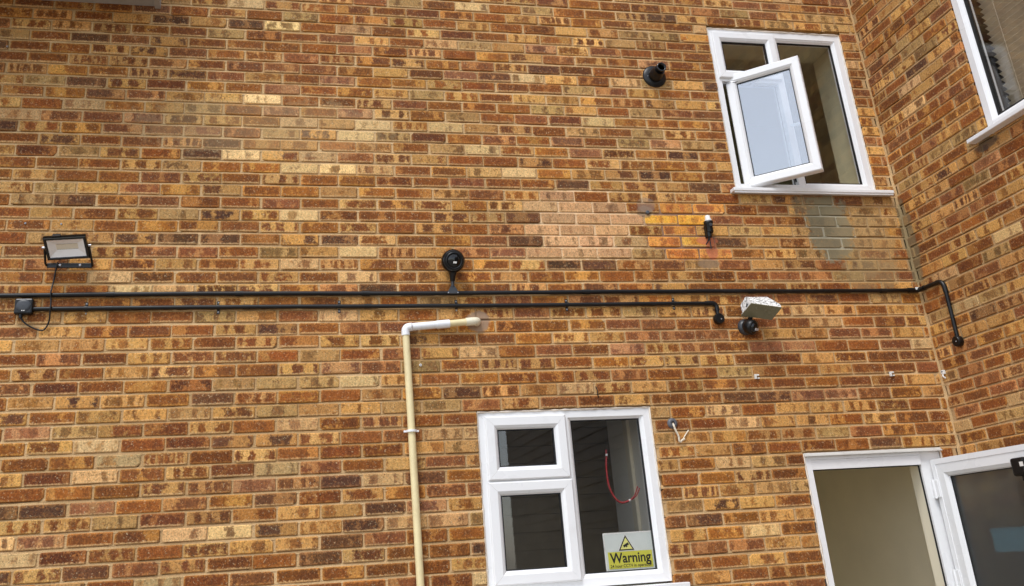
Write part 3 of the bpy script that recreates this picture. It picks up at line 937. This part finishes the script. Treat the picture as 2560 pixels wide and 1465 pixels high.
# ------------------------------------------------------------------ door
dr = empty('door', (4.63, 0, 0), parent=house)
dr['label'] = 'white framed glazed door standing open outwards beside the corner'
f = MB()
f.box(4.172, 4.210, -0.002, 0.044, 0.0, 2.078); f.box(4.2105, 4.9395, 0.002, 0.044, 2.005, 2.060)
f.box(4.940, 5.084, 0.012, 0.044, 0.0, 2.078); f.box(4.2105, 4.9395, -0.002, 0.010, 2.0605, 2.078)
f.build('frame', UPVC, dr)
f = MB(); f.box(4.168, 5.088, -0.022, 0.080, 2.0785, 2.0885, 0.002); f.box(4.170, 5.086, -0.012, 0.080, 2.089, 2.099, 0.002); f.build('drip_strip', UPVC_OLD, dr)
f = MB(); f.box(4.938, 4.9395, 0.026, 0.040, 0.05, 2.0); f.box(4.215, 4.935, 0.026, 0.040, 2.000, 2.0045); f.build('weather_seal', GASKET, dr)
f = MB(); seal(f, 4.169, 0.02, 5.086, 2.094, -0.001, random.Random(9)); f.build('sealant_bead', SEALANT, dr)
# leaf: local x along its width from the hinge, local y = thickness (0 is the face seen from the yard's left)
DA = R(85.4)
ux = Vector((math.cos(DA), -math.sin(DA), 0)); uy = Vector((math.sin(DA), math.cos(DA), 0))
HX, HY = 4.992, -0.012
MD = Matrix(((ux.x, uy.x, 0, HX), (ux.y, uy.y, 0, HY), (0, 0, 1, 0), (0, 0, 0, 1)))
LWD, LT = 0.845, 2.028
lf = MB(); lf.ring(0, 0.03, LWD, LT, [(0, 0.062), (0, 0.0), (0.030, 0.0), (0.032, 0.003), (0.082, 0.003), (0.100, 0.014), (0.106, 0.024), (0.106, 0.062), (0, 0.062)], M=MD)
lf.box(0.107, LWD - 0.107, 0.004, 0.060, 0.92, 1.02, M=MD)
lf.build('leaf_frame', UPVC, dr)
pane('frosted_pane', 0.107, LWD - 0.107, 1.021, LT - 0.107, 0.028, FROST, dr, MD)
MB().box(0.107, LWD - 0.107, 0.026, 0.040, 0.137, 0.919, M=MD).build('lower_panel', UPVC, dr)
gk = MB(); gk.ring(0.1065, 1.021, LWD - 0.1065, LT - 0.1065, [(0, 0.05), (0, 0.0235), (0.004, 0.0245), (0.004, 0.05)], M=MD); gk.build('gasket', GASKET, dr)
for zz in (1.86, 1.36, 0.3):
    h = MB(); h.box(-0.028, 0.028, -0.010, -0.001, zz - 0.05, zz + 0.05, 0.002, MD); h.lathe([(0.008, -0.055), (0.008, 0.055)], MD @ T((-0.004, -0.012, zz)), 12); h.build('hinge', UPVC, dr)
for zz in (1.835, 1.40):
    MB().lathe([(0.0035, 0), (0.0035, 0.002)], MD @ T((0.016, -0.0005, zz)) @ Matrix.Rotation(R(90), 4, 'X'), 8).build('screw_cap', DARKGREY, dr)
pb = MB(); pb.box(0.630, 0.722, -0.048, -0.0005, 1.868, 1.962, 0.012, MD); pb.box(0.675, 0.728, -0.040, -0.0005, 1.838, 1.875, 0.008, MD)
pb.build('panic_latch', BLACK, dr)
pb = MB(); pb.tube([MD @ Vector((0.708, -0.024, 1.86)), MD @ Vector((0.708, -0.024, 1.02))], 0.0105, 10); pb.build('panic_rod', BLACK, dr)
MB().box(0.694, 0.718, -0.0495, -0.0485, 1.915, 1.938, M=MD).build('latch_sticker', WHITEPLAST, dr)
pp = MB(); pp.box(0.27, 0.57, 0.060, 0.061, 1.493, 1.617, M=MD)
tag(pp.build('paper_notice', PAPER), 'pale teal notice showing blurred through the frosted door pane', 'notice')

# ------------------------------------------------------------------ warning sign behind the tall pane
sg = empty('warning_sign', (3.04, 0.046, 1.526), 'grey and yellow warning sign with camera triangle behind the tall lower pane', 'sign')
SX0, SX1, SZ0, SZ1, SY = 2.893, 3.186, 1.524, 1.727, 0.0475
MB().box(SX0, SX1, SY, SY + 0.003, SZ0, SZ1).build('plate', SIGNWHITE, sg)
b = MB(); b.ring(SX0 + 0.001, SZ0 + 0.001, SX1 - 0.001, SZ1 - 0.001, [(0, SY - 0.0002), (0, SY - 0.0008), (0.006, SY - 0.0008), (0.006, SY - 0.0002)]); b.build('plate_rim', WHITEPLAST, sg)
MB().box(SX0 + 0.018, SX1 - 0.018, SY - 0.0009, SY - 0.0002, SZ0 + 0.016, SZ0 + 0.103).build('yellow_band', SIGNYELLOW, sg)
tcx, tb, th, tw = 3.022, SZ0 + 0.108, 0.080, 0.092
tri = lambda k, y0, y1, m, nm: MB().prism([(tcx - tw / 2 * k, tb + th * (1 - k) / 3), (tcx + tw / 2 * k, tb + th * (1 - k) / 3), (tcx, tb + th * (1 - k) / 3 + th * k)], y0, y1).build(nm, m, sg)
tri(1.12, SY - 0.0008, SY - 0.0002, WHITEPLAST, 'triangle_edge')
tri(1.0, SY - 0.0014, SY - 0.0009, INK, 'triangle_border')
tri(0.76, SY - 0.0020, SY - 0.0015, SIGNPALE, 'triangle_field')
MC = T((tcx - 0.001, 0, tb + 0.028)) @ Matrix.Rotation(R(-27), 4, 'Y')
c = MB(); c.box(-0.017, 0.017, SY - 0.0026, SY - 0.0021, -0.0062, 0.0062, M=MC); c.box(-0.005, 0.003, SY - 0.0026, SY - 0.0021, -0.012, -0.0063, M=MC); c.build('camera_pictogram', INK, sg)


def text(name, s, size, x, z, y, width, mat, parent, bold=0.0):
    cu = bpy.data.curves.new(name, 'FONT')
    cu.body = s; cu.size = size; cu.align_x = 'CENTER'; cu.offset = bold
    tmp = bpy.data.objects.new(name + '_tmp', cu)
    COL.objects.link(tmp)
    dg = bpy.context.evaluated_depsgraph_get(); dg.update()
    me = bpy.data.meshes.new_from_object(tmp.evaluated_get(dg))
    bpy.data.objects.remove(tmp)
    xs = [v.co.x for v in me.vertices]
    k = width / (max(xs) - min(xs)); mid = (max(xs) + min(xs)) / 2
    for v in me.vertices:
        v.co = Vector((x + (v.co.x - mid) * k, y, z + v.co.y))
    me.materials.clear(); me.materials.append(mat)
    o = bpy.data.objects.new(name, me)
    return link(o, parent)


text('lettering', 'Warning', 0.072, (SX0 + SX1) / 2, SZ0 + 0.047, SY - 0.0014, 0.238, INK, sg, 0.0017)
text('small_lettering', '24 hour CCTV in operation', 0.0225, (SX0 + SX1) / 2, SZ0 + 0.0225, SY - 0.0014, 0.240, INK, sg, 0.0003)

# red cable hanging in the lower room
rc = empty('red_cable', (3.0, 0.16, 1.9), 'red cable hanging in a loop inside the tall lower pane', 'cable')
MB().tube(smooth_path([(3.006, 0.15, 2.185), (3.003, 0.15, 2.151), (2.995, 0.15, 2.085), (2.997, 0.15, 1.99), (3.024, 0.15, 1.919), (3.061, 0.15, 1.889), (3.110, 0.15, 1.896)]), 0.0058, 8).build('sheath', RED, rc)
MB().tube([(3.108, 0.15, 1.8955), (3.118, 0.15, 1.900)], 0.0066, 8).build('tape_band', WHITEPLAST, rc)
MB().tube(smooth_path([(3.116, 0.15, 1.899), (3.148, 0.15, 1.925), (3.172, 0.15, 1.972)]), 0.0036, 6).build('core', RED, rc)
MB().tube(smooth_path([(3.116, 0.153, 1.897), (3.156, 0.153, 1.920), (3.184, 0.153, 1.962)]), 0.0036, 6).build('core', RED, rc)
MB().lathe([(0.007, -0.006), (0.007, 0.006)], T((3.003, 0.145, 2.155)), 10).build('cable_clip', WHITEPLAST, rc)

# ------------------------------------------------------------------ conduits
c1 = empty('conduit', (1.5, 0, 3.09), 'long upper black conduit running across the wall and round the corner', 'conduit')
CYO, CR = -0.0175, 0.0125
rngc = random.Random(5)
pts = []
x = -2.6
while x < 5.12:
    pts.append((x, CYO + rngc.uniform(-0.0008, 0.0008), 3.0885 + 0.0022 * math.sin(x * 2.3) + rngc.uniform(-0.0007, 0.0007))); x += 0.21
pts += [(5.145, CYO, 3.089)]
MB().tube(pts, CR, 14).build('straight_run', CONDUIT, c1)
MB().tube([(5.120, CYO, 3.089), (5.150, CYO, 3.089)] + bend((5.15, CYO, 3.089), (5.2005, CYO, 3.089), (5.2005, -0.07, 3.089), 0.03) + [(5.2005, -0.075, 3.089)], 0.0158, 14).build('corner_bend', CONDUIT, c1)
MB().box(5.168, 5.196, -0.034, -0.030, 3.088, 3.1045).build('corner_label', WHITEPLAST, c1)
XS = XC - 0.0175
run = [(5.2005, -0.07, 3.089), (XS, -0.14, 3.0885)]
MB().tube(run + bend((XS, -0.15, 3.0885), (XS, -0.250, 3.085), (XS, -0.2525, 3.0), 0.055), CR, 14).build('side_run', CONDUIT, c1)
MB().tube(bend((XS, -0.15, 3.0885), (XS, -0.250, 3.085), (XS, -0.2525, 3.0), 0.055) + [(XS, -0.2525, 3.005)], 0.0150, 14).build('elbow', CONDUIT, c1)
MB().tube([(XS, -0.2525, 3.02), (XS, -0.250, 2.715)], CR, 14).build('drop_run', CONDUIT, c1)
e = MB(); e.lathe([(0.031, 0), (0.033, 0.003), (0.033, 0.030), (0.029, 0.036)], T((XC - 0.004, -0.250, 2.697)) @ OUTX, 24); e.build('end_box', BLACK, c1)
MB().lathe([(0.004, 0), (0.003, 0.002)], T((XC - 0.0402, -0.256, 2.694)) @ OUTX, 8).build('box_screw', STEEL, c1)
for xx in (-1.1, 0.235, 0.91, 1.611, 2.932, 4.02, 4.94):
    MB().tube([(xx - 0.022, CYO, 3.0885 + 0.0022 * math.sin(xx * 2.3)), (xx + 0.022, CYO, 3.0885 + 0.0022 * math.sin(xx * 2.3))], 0.0148, 14).build('coupler', CONDUIT, c1)

c2 = empty('conduit', (1.8, 0, 3.01), 'lower black conduit from junction box ending in a round cap', 'conduit')
pts = []
x = -0.150
while x < 3.69:
    pts.append((x, CYO + rngc.uniform(-0.0008, 0.0008), 3.0125 + 0.0016 * math.sin(x * 1.9) + rngc.uniform(-0.0006, 0.0006))); x += 0.2
pts += [(3.70, CYO, 3.013)]
MB().tube(pts, 0.0115, 14).build('straight_run', CONDUIT, c2)
MB().tube([(3.690, CYO, 3.013), (3.715, CYO, 3.013)] + bend((3.71, CYO, 3.013), (3.762, CYO, 3.013), (3.762, CYO, 2.96), 0.032) + [(3.762, CYO, 2.965)], 0.0142, 14).build('elbow', CONDUIT, c2)
MB().tube([(3.762, CYO, 2.975), (3.7615, CYO, 2.93)], 0.0115, 12).build('drop_run', CONDUIT, c2)
MB().lathe([(0.031, 0), (0.033, 0.003), (0.033, 0.028), (0.028, 0.035)], T((3.762, -0.004, 2.914)) @ OUT, 24).build('end_box', BLACK, c2)
MB().lathe([(0.0045, 0), (0.003, 0.002)], T((3.770, -0.0392, 2.908)) @ OUT, 8).build('box_screw', STEEL, c2)
for xx in (0.235, 0.95, 1.62):
    MB().tube([(xx - 0.02, CYO, 3.0125 + 0.0016 * math.sin(xx * 1.9)), (xx + 0.02, CYO, 3.0125 + 0.0016 * math.sin(xx * 1.9))], 0.0134, 12).build('coupler', CONDUIT, c2)
for xx in (0.116, 0.80, 1.461, 2.135, 2.804, 3.486):
    s = MB()
    zc = 3.0125 + 0.0016 * math.sin(xx * 1.9)
    arc = [(CYO - 0.0135 * math.cos(a), zc + 0.0145 * math.sin(a)) for a in [R(-90 + 15 * i) for i in range(13)]]
    vs = [(xx + dx, y, z) for dx in (-0.008, 0.008) for y, z in arc]
    s.add(vs, [(i, i + 1, i + 14, i + 13) for i in range(12)])
    s.box(xx - 0.008, xx + 0.008, -0.006, -0.003, zc + 0.013, zc + 0.036); s.box(xx - 0.008, xx + 0.008, -0.006, -0.003, zc - 0.036, zc - 0.013)
    sad = s.build('saddle', BLACK, c2)
    for dz in (0.026, -0.026):
        MB().lathe([(0.0058, 0), (0.005, 0.003), (0.002, 0.0045)], T((xx, -0.006, zc + dz)) @ OUT, 10).build('screw', STEEL, sad)

# junction box
jb = empty('junction_box', (-0.19, 0, 2.98), 'square dark junction box at the left end of the lower conduit', 'junction box')
MB().box(-0.236, -0.146, -0.042, -0.004, 2.980, 3.064, 0.008).build('body', BLACK, jb)
MB().lathe([(0.036, 0), (0.033, 0.003), (0.020, 0.005), (0.001, 0.006)], T((-0.191, -0.042, 3.024)) @ OUT, 24, False, False).build('lid', DARKGREY, jb)
for dx in (-0.006, 0.004):
    MB().box(-0.191 + dx, -0.191 + dx + 0.005, -0.0465, -0.0455, 2.994, 2.999).build('mark', WHITEPLAST, jb)
MB().tube([(-0.203, -0.024, 2.982), (-0.203, -0.024, 2.962)], [0.011, 0.009], 12).build('cable_gland', BLACK, jb)

# floodlight
fl = empty('floodlight', (0.0, 0, 3.25), 'black framed led floodlight on a bracket above the junction box', 'floodlight')
MF = T((0.006, -0.105, 3.319)) @ Matrix.Rotation(R(54), 4, 'X') @ Matrix.Rotation(R(-4.6), 4, 'Y')
FW, FH = 0.1085, 0.072
b = MB(); b.ring(-FW, -FH, FW, FH, [(0.004, 0.030), (0, 0.022), (0, 0.003), (0.003, 0), (0.013, 0), (0.016, 0.004)], M=MF); b.box(-FW + 0.005, FW - 0.005, 0.026, 0.034, -FH + 0.005, FH - 0.005, M=MF)
b.build('housing', GLOSSBLACK, fl)
rf = MB(); rf.ring(-FW + 0.014, -FH + 0.014, FW - 0.014, FH - 0.014, [(0, 0.004), (0.040, 0.022)], M=MF, gap=0); rf.build('reflector', REFLECTOR, fl)
MB().box(-FW + 0.053, FW - 0.053, 0.0215, 0.0235, -0.0165, 0.0165, M=MF).build('led_board', LED, fl)
for i in range(7):
    MB().box(-0.09 + i * 0.03 - 0.002, -0.09 + i * 0.03 + 0.002, 0.0345, 0.050, -0.055, 0.055, M=MF).build('cooling_fin', GLOSSBLACK, fl)
MB().box(-0.06, -0.02, 0.008, 0.03, FH + 0.0005, FH + 0.008, M=MF).build('vent_plug', BLACK, fl)
br = MB(); br.box(-0.104, 0.124, -0.010, -0.004, 3.243, 3.270, 0.002)
for s_, xa in ((-1, -0.107), (1, 0.127)):
    pv = MF @ Vector((s_ * (FW + 0.004), 0.014, 0.004))
    br.tube([(xa, -0.008, 3.257), (xa + s_ * 0.002, -0.03, 3.262), (pv.x, pv.y, pv.z)], 0.0062, 8)
br.build('bracket', BLACK, fl)
for s_ in (-1, 1):
    pv = MF @ Vector((s_ * (FW + 0.002), 0.014, 0.004))
    MB().tube([pv, pv + Vector((s_ * 0.014, 0, 0))], 0.0075, 10).build('pivot_bolt', STEEL, fl)
for xx in (-0.038, 0.064):
    MB().lathe([(0.0095, 0), (0.009, 0.004), (0.005, 0.007)], T((xx, -0.0102, 3.257)) @ OUT, 12).build('fixing_bolt', STEEL, fl)
MB().tube(smooth_path([(-0.047, -0.028, 3.268), (-0.051, -0.024, 3.245), (-0.057, -0.016, 3.212), (-0.062, -0.014, 3.159), (-0.064, -0.033, 3.112), (-0.063, -0.0375, 3.088), (-0.061, -0.032, 3.062), (-0.058, -0.036, 3.030), (-0.058, -0.036, 3.002), (-0.063, -0.016, 2.943), (-0.081, -0.012, 2.903), (-0.107, -0.012, 2.899), (-0.148, -0.014, 2.915), (-0.182, -0.02, 2.938), (-0.203, -0.024, 2.964)]), 0.0042, 8).build('power_cable', BLACK, fl)

# round camera on its stalk
cc = empty('security_camera', (2.12, 0, 3.09), 'round black security camera on a short stalk above the upper conduit', 'camera')
pc = Vector((2.116, -0.078, 3.262))
MB().lathe([(0.001, -0.066), (0.034, -0.060), (0.058, -0.038), (0.069, -0.006), (0.069, 0.012), (0.066, 0.022), (0.058, 0.030)], T(pc) @ Matrix.Rotation(R(14), 4, 'X') @ OUT, 32, True, True).build('housing', GLOSSBLACK, cc)
MR = T(pc) @ Matrix.Rotation(R(14), 4, 'X') @ Matrix.Rotation(R(4), 4, 'Z') @ OUT
MB().lathe([(0.053, 0.029), (0.051, 0.036), (0.044, 0.038), (0.040, 0.033)], MR, 32, False, False).build('front_ring', BLACK, cc)
MB().lathe([(0.041, 0.031), (0.034, 0.036), (0.020, 0.041), (0.001, 0.043)], MR, 28, False, False).build('lens_cover', GLOSSBLACK, cc)
MB().box(-0.008, 0.012, -0.016, -0.005, 0.0405, 0.0435, M=MR).build('lens_glint', WHITEPLAST, cc)  # white patch painted on as the highlight of the camera lens
MB().box(-0.016, 0.016, 0.010, 0.034, 0.036, 0.0395, 0.002, M=MR).build('infrared_window', DARKGREY, cc)
MB().tube([(2.116, -0.062, 3.215), (2.116, -0.048, 3.185), (2.115, -0.042, 3.150)], [0.030, 0.019, 0.013], 14).build('neck', BLACK, cc)
MB().tube([(2.115, -0.042, 3.155), (2.114, -0.040, 3.118)], 0.010, 10).build('stalk', DARKGREY, cc)
s = MB(); s.prism([(2.105, 3.125), (2.123, 3.125), (2.147, 3.083), (2.147, 3.077), (2.081, 3.077), (2.081, 3.083)], -0.046, -0.032); s.build('bracket', DARKGREY, cc)
for xx in (2.086, 2.142):
    MB().lathe([(0.004, 0), (0.003, 0.002)], T((xx, -0.046, 3.0815)) @ OUT, 8).build('screw', STEEL, cc)

# ------------------------------------------------------------------ waste pipe
wp = empty('waste_pipe', (1.84, 0, 0), 'cream and white plastic waste pipe dropping down the wall', 'pipe')
WR = 0.0205; WY = -0.036
MB().tube([(1.8296, WY, 2.862), (1.838, WY, 2.50), (1.846, WY, 2.10), (1.8575, WY, 1.53), (1.885, WY, 0.06)], WR, 20).build('drop_section', CREAM, wp)
MB().tube([(1.860, WY, 2.8835), (1.829, WY, 2.881)] [:1] + [Vector((1.868, WY, 2.884))] + bend((1.87, WY, 2.884), (1.829, WY, 2.881), (1.8293, WY, 2.83), 0.026) + [(1.8296, WY, 2.835)], 0.0240, 20).build('elbow', PIPEWHITE, wp)
MB().tube([(1.862, WY, 2.8835), (2.082, WY, 2.9005)], WR + 0.001, 20).build('white_section', PIPEWHITE, wp)
MB().tube([(2.010, WY, 2.8947), (2.084, WY, 2.9007)], 0.0238, 20).build('coupler', PIPEWHITE, wp)
MB().tube([(2.075, WY, 2.8999), (2.190, WY, 2.9090)], WR - 0.001, 20).build('cream_section', CREAM, wp)
MB().tube([(2.180, WY, 2.9083), (2.205, WY, 2.9103)] + bend((2.21, WY, 2.911), (2.250, WY, 2.914), (2.250, 0.0, 2.914), 0.028) + [(2.250, 0.012, 2.914)], 0.0238, 20).build('wall_elbow', PIPEOFF, wp)
k = MB(); k.lathe([(0.0285, -0.006), (0.0285, 0.006)], T((1.8422, WY, 2.306)), 20, True, True); k.box(1.800, 1.884, -0.030, -0.018, 2.3005, 2.3115, 0.002); k.box(1.828, 1.856, -0.014, -0.004, 2.300, 2.312)
k.build('pipe_clip', PIPEWHITE, wp)

# ------------------------------------------------------------------ flue terminal
fu = empty('flue_terminal', (3.59, 0, 4.595), 'round black flue terminal with a protruding spout left of the upper window', 'flue')
MB().lathe([(0.082, 0), (0.082, 0.005), (0.074, 0.012), (0.052, 0.017), (0.046, 0.018)], T((3.588, -0.004, 4.594)) @ OUT, 36).build('flange', BLACK, fu)
MB().lathe([(0.047, 0.015), (0.045, 0.060), (0.038, 0.068), (0.036, 0.10)], T((3.588, -0.004, 4.594)) @ OUT, 28).build('collar', BLACK, fu)
MB().lathe([(0.030, 0.085), (0.030, 0.124), (0.033, 0.125), (0.033, 0.137), (0.024, 0.137), (0.023, 0.10)], T((3.586, -0.004, 4.594)) @ OUT, 24, True, True).build('spout', GLOSSBLACK, fu)
for dx, dz in ((-0.052, -0.004), (0.044, -0.006)):
    MB().lathe([(0.004, 0), (0.003, 0.003)], T((3.588 + dx, -0.020, 4.594 + dz)) @ OUT, 8).build('screw', STEEL, fu)

# ------------------------------------------------------------------ broken lamp holder with bare wires
lh = empty('lamp_holder', (3.78, 0, 3.45), 'stripped black lamp holder with a white cap and dangling wires', 'lamp holder')
MB().box(3.768, 3.806, -0.020, -0.004, 3.44, 3.52, 0.003).build('backplate', BLACK, lh)
MB().lathe([(0.0215, 0.0), (0.0225, 0.010), (0.017, 0.016), (0.016, 0.036), (0.012, 0.039)], T((3.787, -0.042, 3.541)), 18).build('cap', WHITEPLAST, lh)
MB().lathe([(0.022, -0.076), (0.024, -0.07), (0.024, -0.025), (0.029, -0.016), (0.030, -0.002), (0.022, -0.0002)], T((3.786, -0.042, 3.541)), 18).build('socket_body', BLACK, lh)
MB().lathe([(0.011, 0), (0.011, 0.003)], T((3.788, -0.066, 3.512)) @ OUT, 10).build('contact', DARKGREY, lh)
MB().lathe([(0.015, -0.104), (0.018, -0.0765)], T((3.781, -0.038, 3.541)), 14).build('terminal', BLACK, lh)
MB().tube(smooth_path([(3.778, -0.036, 3.440), (3.772, -0.03, 3.415), (3.757, -0.022, 3.392)]), 0.0042, 8).build('wire', BLACK, lh)
MB().tube(smooth_path([(3.783, -0.036, 3.440), (3.785, -0.028, 3.41), (3.789, -0.02, 3.366)]), 0.0036, 8).build('wire', DARKGREY, lh)

# ------------------------------------------------------------------ tilted lamp head with motion sensor
sl_ = empty('sensor_lamp', (3.98, 0, 2.85), 'white ribbed lamp head tilted down over a round black motion sensor', 'lamp')
A = Vector((3.890, -0.062, 2.920)); B = Vector((3.922, -0.150, 2.973)); C = Vector((4.089, -0.205, 2.930)); D = A + (C - B)
nrm = (B - A).cross(D - A).normalized()
if nrm.z < 0: nrm = -nrm
pl = MB(); th_ = nrm * 0.006
pl.add([A, B, C, D, A + th_, B + th_, C + th_, D + th_], [(0, 1, 2, 3), (4, 7, 6, 5), (0, 4, 5, 1), (1, 5, 6, 2), (2, 6, 7, 3), (3, 7, 4, 0)]); pl.build('glass_plate', ALU, sl_)
ctr = (A + B + C + D) / 4
def inset(f, h): return [ctr + (q - ctr) * f + nrm * h for q in (A, B, C, D)]
q0, q1 = inset(0.97, 0.0065), inset(0.93, 0.040)
q2 = [Vector((3.916, -0.030, 2.995)), Vector((3.935, -0.070, 3.036)), Vector((4.057, -0.115, 3.023)), Vector((4.030, -0.050, 2.975))]
hb = MB(); hb.add(q0 + q1 + q2, [(0, 1, 5, 4), (1, 2, 6, 5), (2, 3, 7, 6), (3, 0, 4, 7), (4, 5, 9, 8), (5, 6, 10, 9), (6, 7, 11, 10), (7, 4, 8, 11), (8, 9, 10, 11)]); hb.build('lamp_body', PEELED, sl_)
for i in range(6):
    t = (i + 0.5) / 6
    p0 = q1[1].lerp(q1[2], t); p1 = q2[1].lerp(q2[2], t); p00 = q0[1].lerp(q0[2], t)
    w_ = (C - B).normalized() * 0.0045
    o_ = ((B - A).normalized() + nrm).normalized() * 0.004
    r_ = MB(); r_.add([p00 - w_, p00 + w_, p0 - w_ + o_, p0 + w_ + o_, p1 - w_, p1 + w_], [(0, 1, 3, 2), (2, 3, 5, 4)])
    r_.add([p00 - w_, p0 - w_ + o_, p1 - w_, p0 - w_], [(0, 1, 2, 3)]); r_.add([p00 + w_, p0 + w_ + o_, p1 + w_, p0 + w_], [(0, 3, 2, 1)])
    r_.build('rib', PEELED, sl_)
kn = q1[0].lerp(q1[1], 0.55)
MB().lathe([(0.012, -0.004), (0.012, 0.004)], T(kn - (C - B).normalized() * 0.003) @ (C - B).to_track_quat('Z', 'Y').to_matrix().to_4x4(), 12).build('pivot_knob', GLOSSBLACK, sl_)
MB().lathe([(0.050, 0), (0.050, 0.008), (0.040, 0.022), (0.034, 0.026)], T((3.935, -0.004, 2.862)) @ OUT, 24).build('wall_base', DARKGREY, sl_)
MB().tube([(3.94, -0.02, 2.875), (3.95, -0.055, 2.90), (3.955, -0.075, 2.925)], [0.018, 0.014, 0.012], 12).build('arm', BLACK, sl_)
MP = T((3.945, -0.072, 2.845)) @ Matrix.Rotation(R(26), 4, 'Z') @ Matrix.Rotation(R(26), 4, 'X') @ OUT
MB().lathe([(0.030, -0.05), (0.044, -0.030), (0.047, 0.0), (0.043, 0.012), (0.036, 0.016)], MP, 24).build('sensor_body', BLACK, sl_)
MB().lathe([(0.034, 0.015), (0.030, 0.024), (0.018, 0.031), (0.001, 0.034)], MP, 20, False, False).build('sensor_lens', GLOSSBLACK, sl_)
MB().box(-0.012, 0.018, -0.012, 0.002, 0.031, 0.035, M=MP).build('lens_glint', GLINT, sl_)  # pale patch stands for the highlight on the motion sensor's lens

# ------------------------------------------------------------------ cable stub in its grommet
cs = empty('cable_stub', (3.37, 0, 2.30), 'bent white wires poking from a round grey grommet beside the lower window', 'cable')
MB().lathe([(0.031, 0), (0.031, 0.004), (0.023, 0.012), (0.010, 0.015), (0.009, 0.010)], T((3.371, -0.003, 2.300)) @ OUT, 22).build('grommet', GROMMET, cs)
MB().lathe([(0.0078, 0), (0.0078, 0.0022)], T((3.372, -0.0165, 2.303)) @ OUT, 12).build('cable_hole', GASKET, cs)
MB().tube(smooth_path([(3.372, -0.012, 2.300), (3.366, -0.030, 2.289), (3.372, -0.032, 2.262), (3.387, -0.030, 2.225), (3.390, -0.026, 2.198), (3.400, -0.022, 2.191)]), [0.0045] * 6 + [0.0060] * 25, 8).build('wire', WIRE, cs)
MB().tube(smooth_path([(3.398, -0.022, 2.192), (3.412, -0.020, 2.203), (3.428, -0.016, 2.207)]), 0.0062, 8).build('wire_end', WIRE, cs)
MB().tube(smooth_path([(3.416, -0.018, 2.204), (3.436, -0.012, 2.228), (3.464, -0.008, 2.258)]), 0.0036, 8).build('thin_wire', WIRE, cs)

# ------------------------------------------------------------------ small leftovers on the wall
def square_clip(x, z, label):
    c = empty('cable_clip', (x, 0, z), label, 'clip')
    b = MB(); b.box(x - 0.014, x + 0.014, -0.016, -0.003, z + 0.005, z + 0.014, 0.001); b.box(x - 0.014, x + 0.014, -0.016, -0.003, z - 0.014, z - 0.006, 0.001); b.box(x - 0.014, x - 0.004, -0.016, -0.003, z - 0.006, z + 0.005)
    b.build('body', WHITEPLAST, c)
    MB().lathe([(0.004, 0), (0.003, 0.002)], T((x - 0.002, -0.0162, z - 0.009)) @ OUT, 8).build('nail', STEEL, c)


square_clip(3.953, 2.557, 'small white square clip on bare brick below the sensor lamp')
square_clip(4.870, 2.552, 'small white square clip on brick near the corner above the door')


def plug(name, x, z, r, mat, label, cat, y=-0.003, depth=0.010, M0=OUT):
    c = empty(name, (x, y, z), label, cat)
    MB().lathe([(r, 0), (r, depth * 0.6), (r * 0.7, depth)], T((x, y, z)) @ M0, 10).build('head', mat, c)
    MB().lathe([(r * 0.35, 0), (r * 0.35, 0.001)], T((x, y, z) if M0 is not OUT else (x, y - depth, z)) @ M0, 8).build('slot', DARKGREY, c)


plug('wall_plug', 1.911, 2.671, 0.0085, WHITEPLAST, 'white plastic wall plug just right of the cream pipe', 'wall plug')
plug('nail_head', -0.238, 3.497, 0.0062, STEEL, 'shiny nail head at the far left above the floodlight', 'nail')
plug('nail_head', -0.054, 3.495, 0.0062, STEEL, 'shiny nail head directly above the floodlight', 'nail')
plug('nail_head', -0.452, 4.600, 0.0062, STEEL, 'shiny nail head high at the far left below the bay', 'nail')
plug('wall_plug', 3.402, 3.612, 0.013, GROMMET, 'grey wall plug at the corner of the bright yellow bricks', 'wall plug')
bw_ = empty('bracket_stub', (XC, -0.045, 2.53), 'broken pale bracket stub on the side wall by the corner', 'bracket')
b = MB(); b.box(XC - 0.022, XC - 0.003, -0.056, -0.032, 2.535, 2.560, 0.003); b.tube([(XC - 0.012, -0.042, 2.545), (XC - 0.024, -0.048, 2.522), (XC - 0.014, -0.055, 2.508)], 0.005, 8); b.build('stub', WHITEPLAST, bw_)
MB().box(XC - 0.0235, XC - 0.0222, -0.052, -0.040, 2.548, 2.553).build('slot', GASKET, bw_)
hk = empty('black_wire', (2.94, 0, 2.46), 'short black wire tail above the lower window', 'wire')
MB().tube(smooth_path([(2.930, -0.004, 2.525), (2.936, -0.010, 2.500), (2.934, -0.012, 2.478), (2.940, -0.006, 2.462)]), 0.0028, 6).build('tail', BLACK, hk)
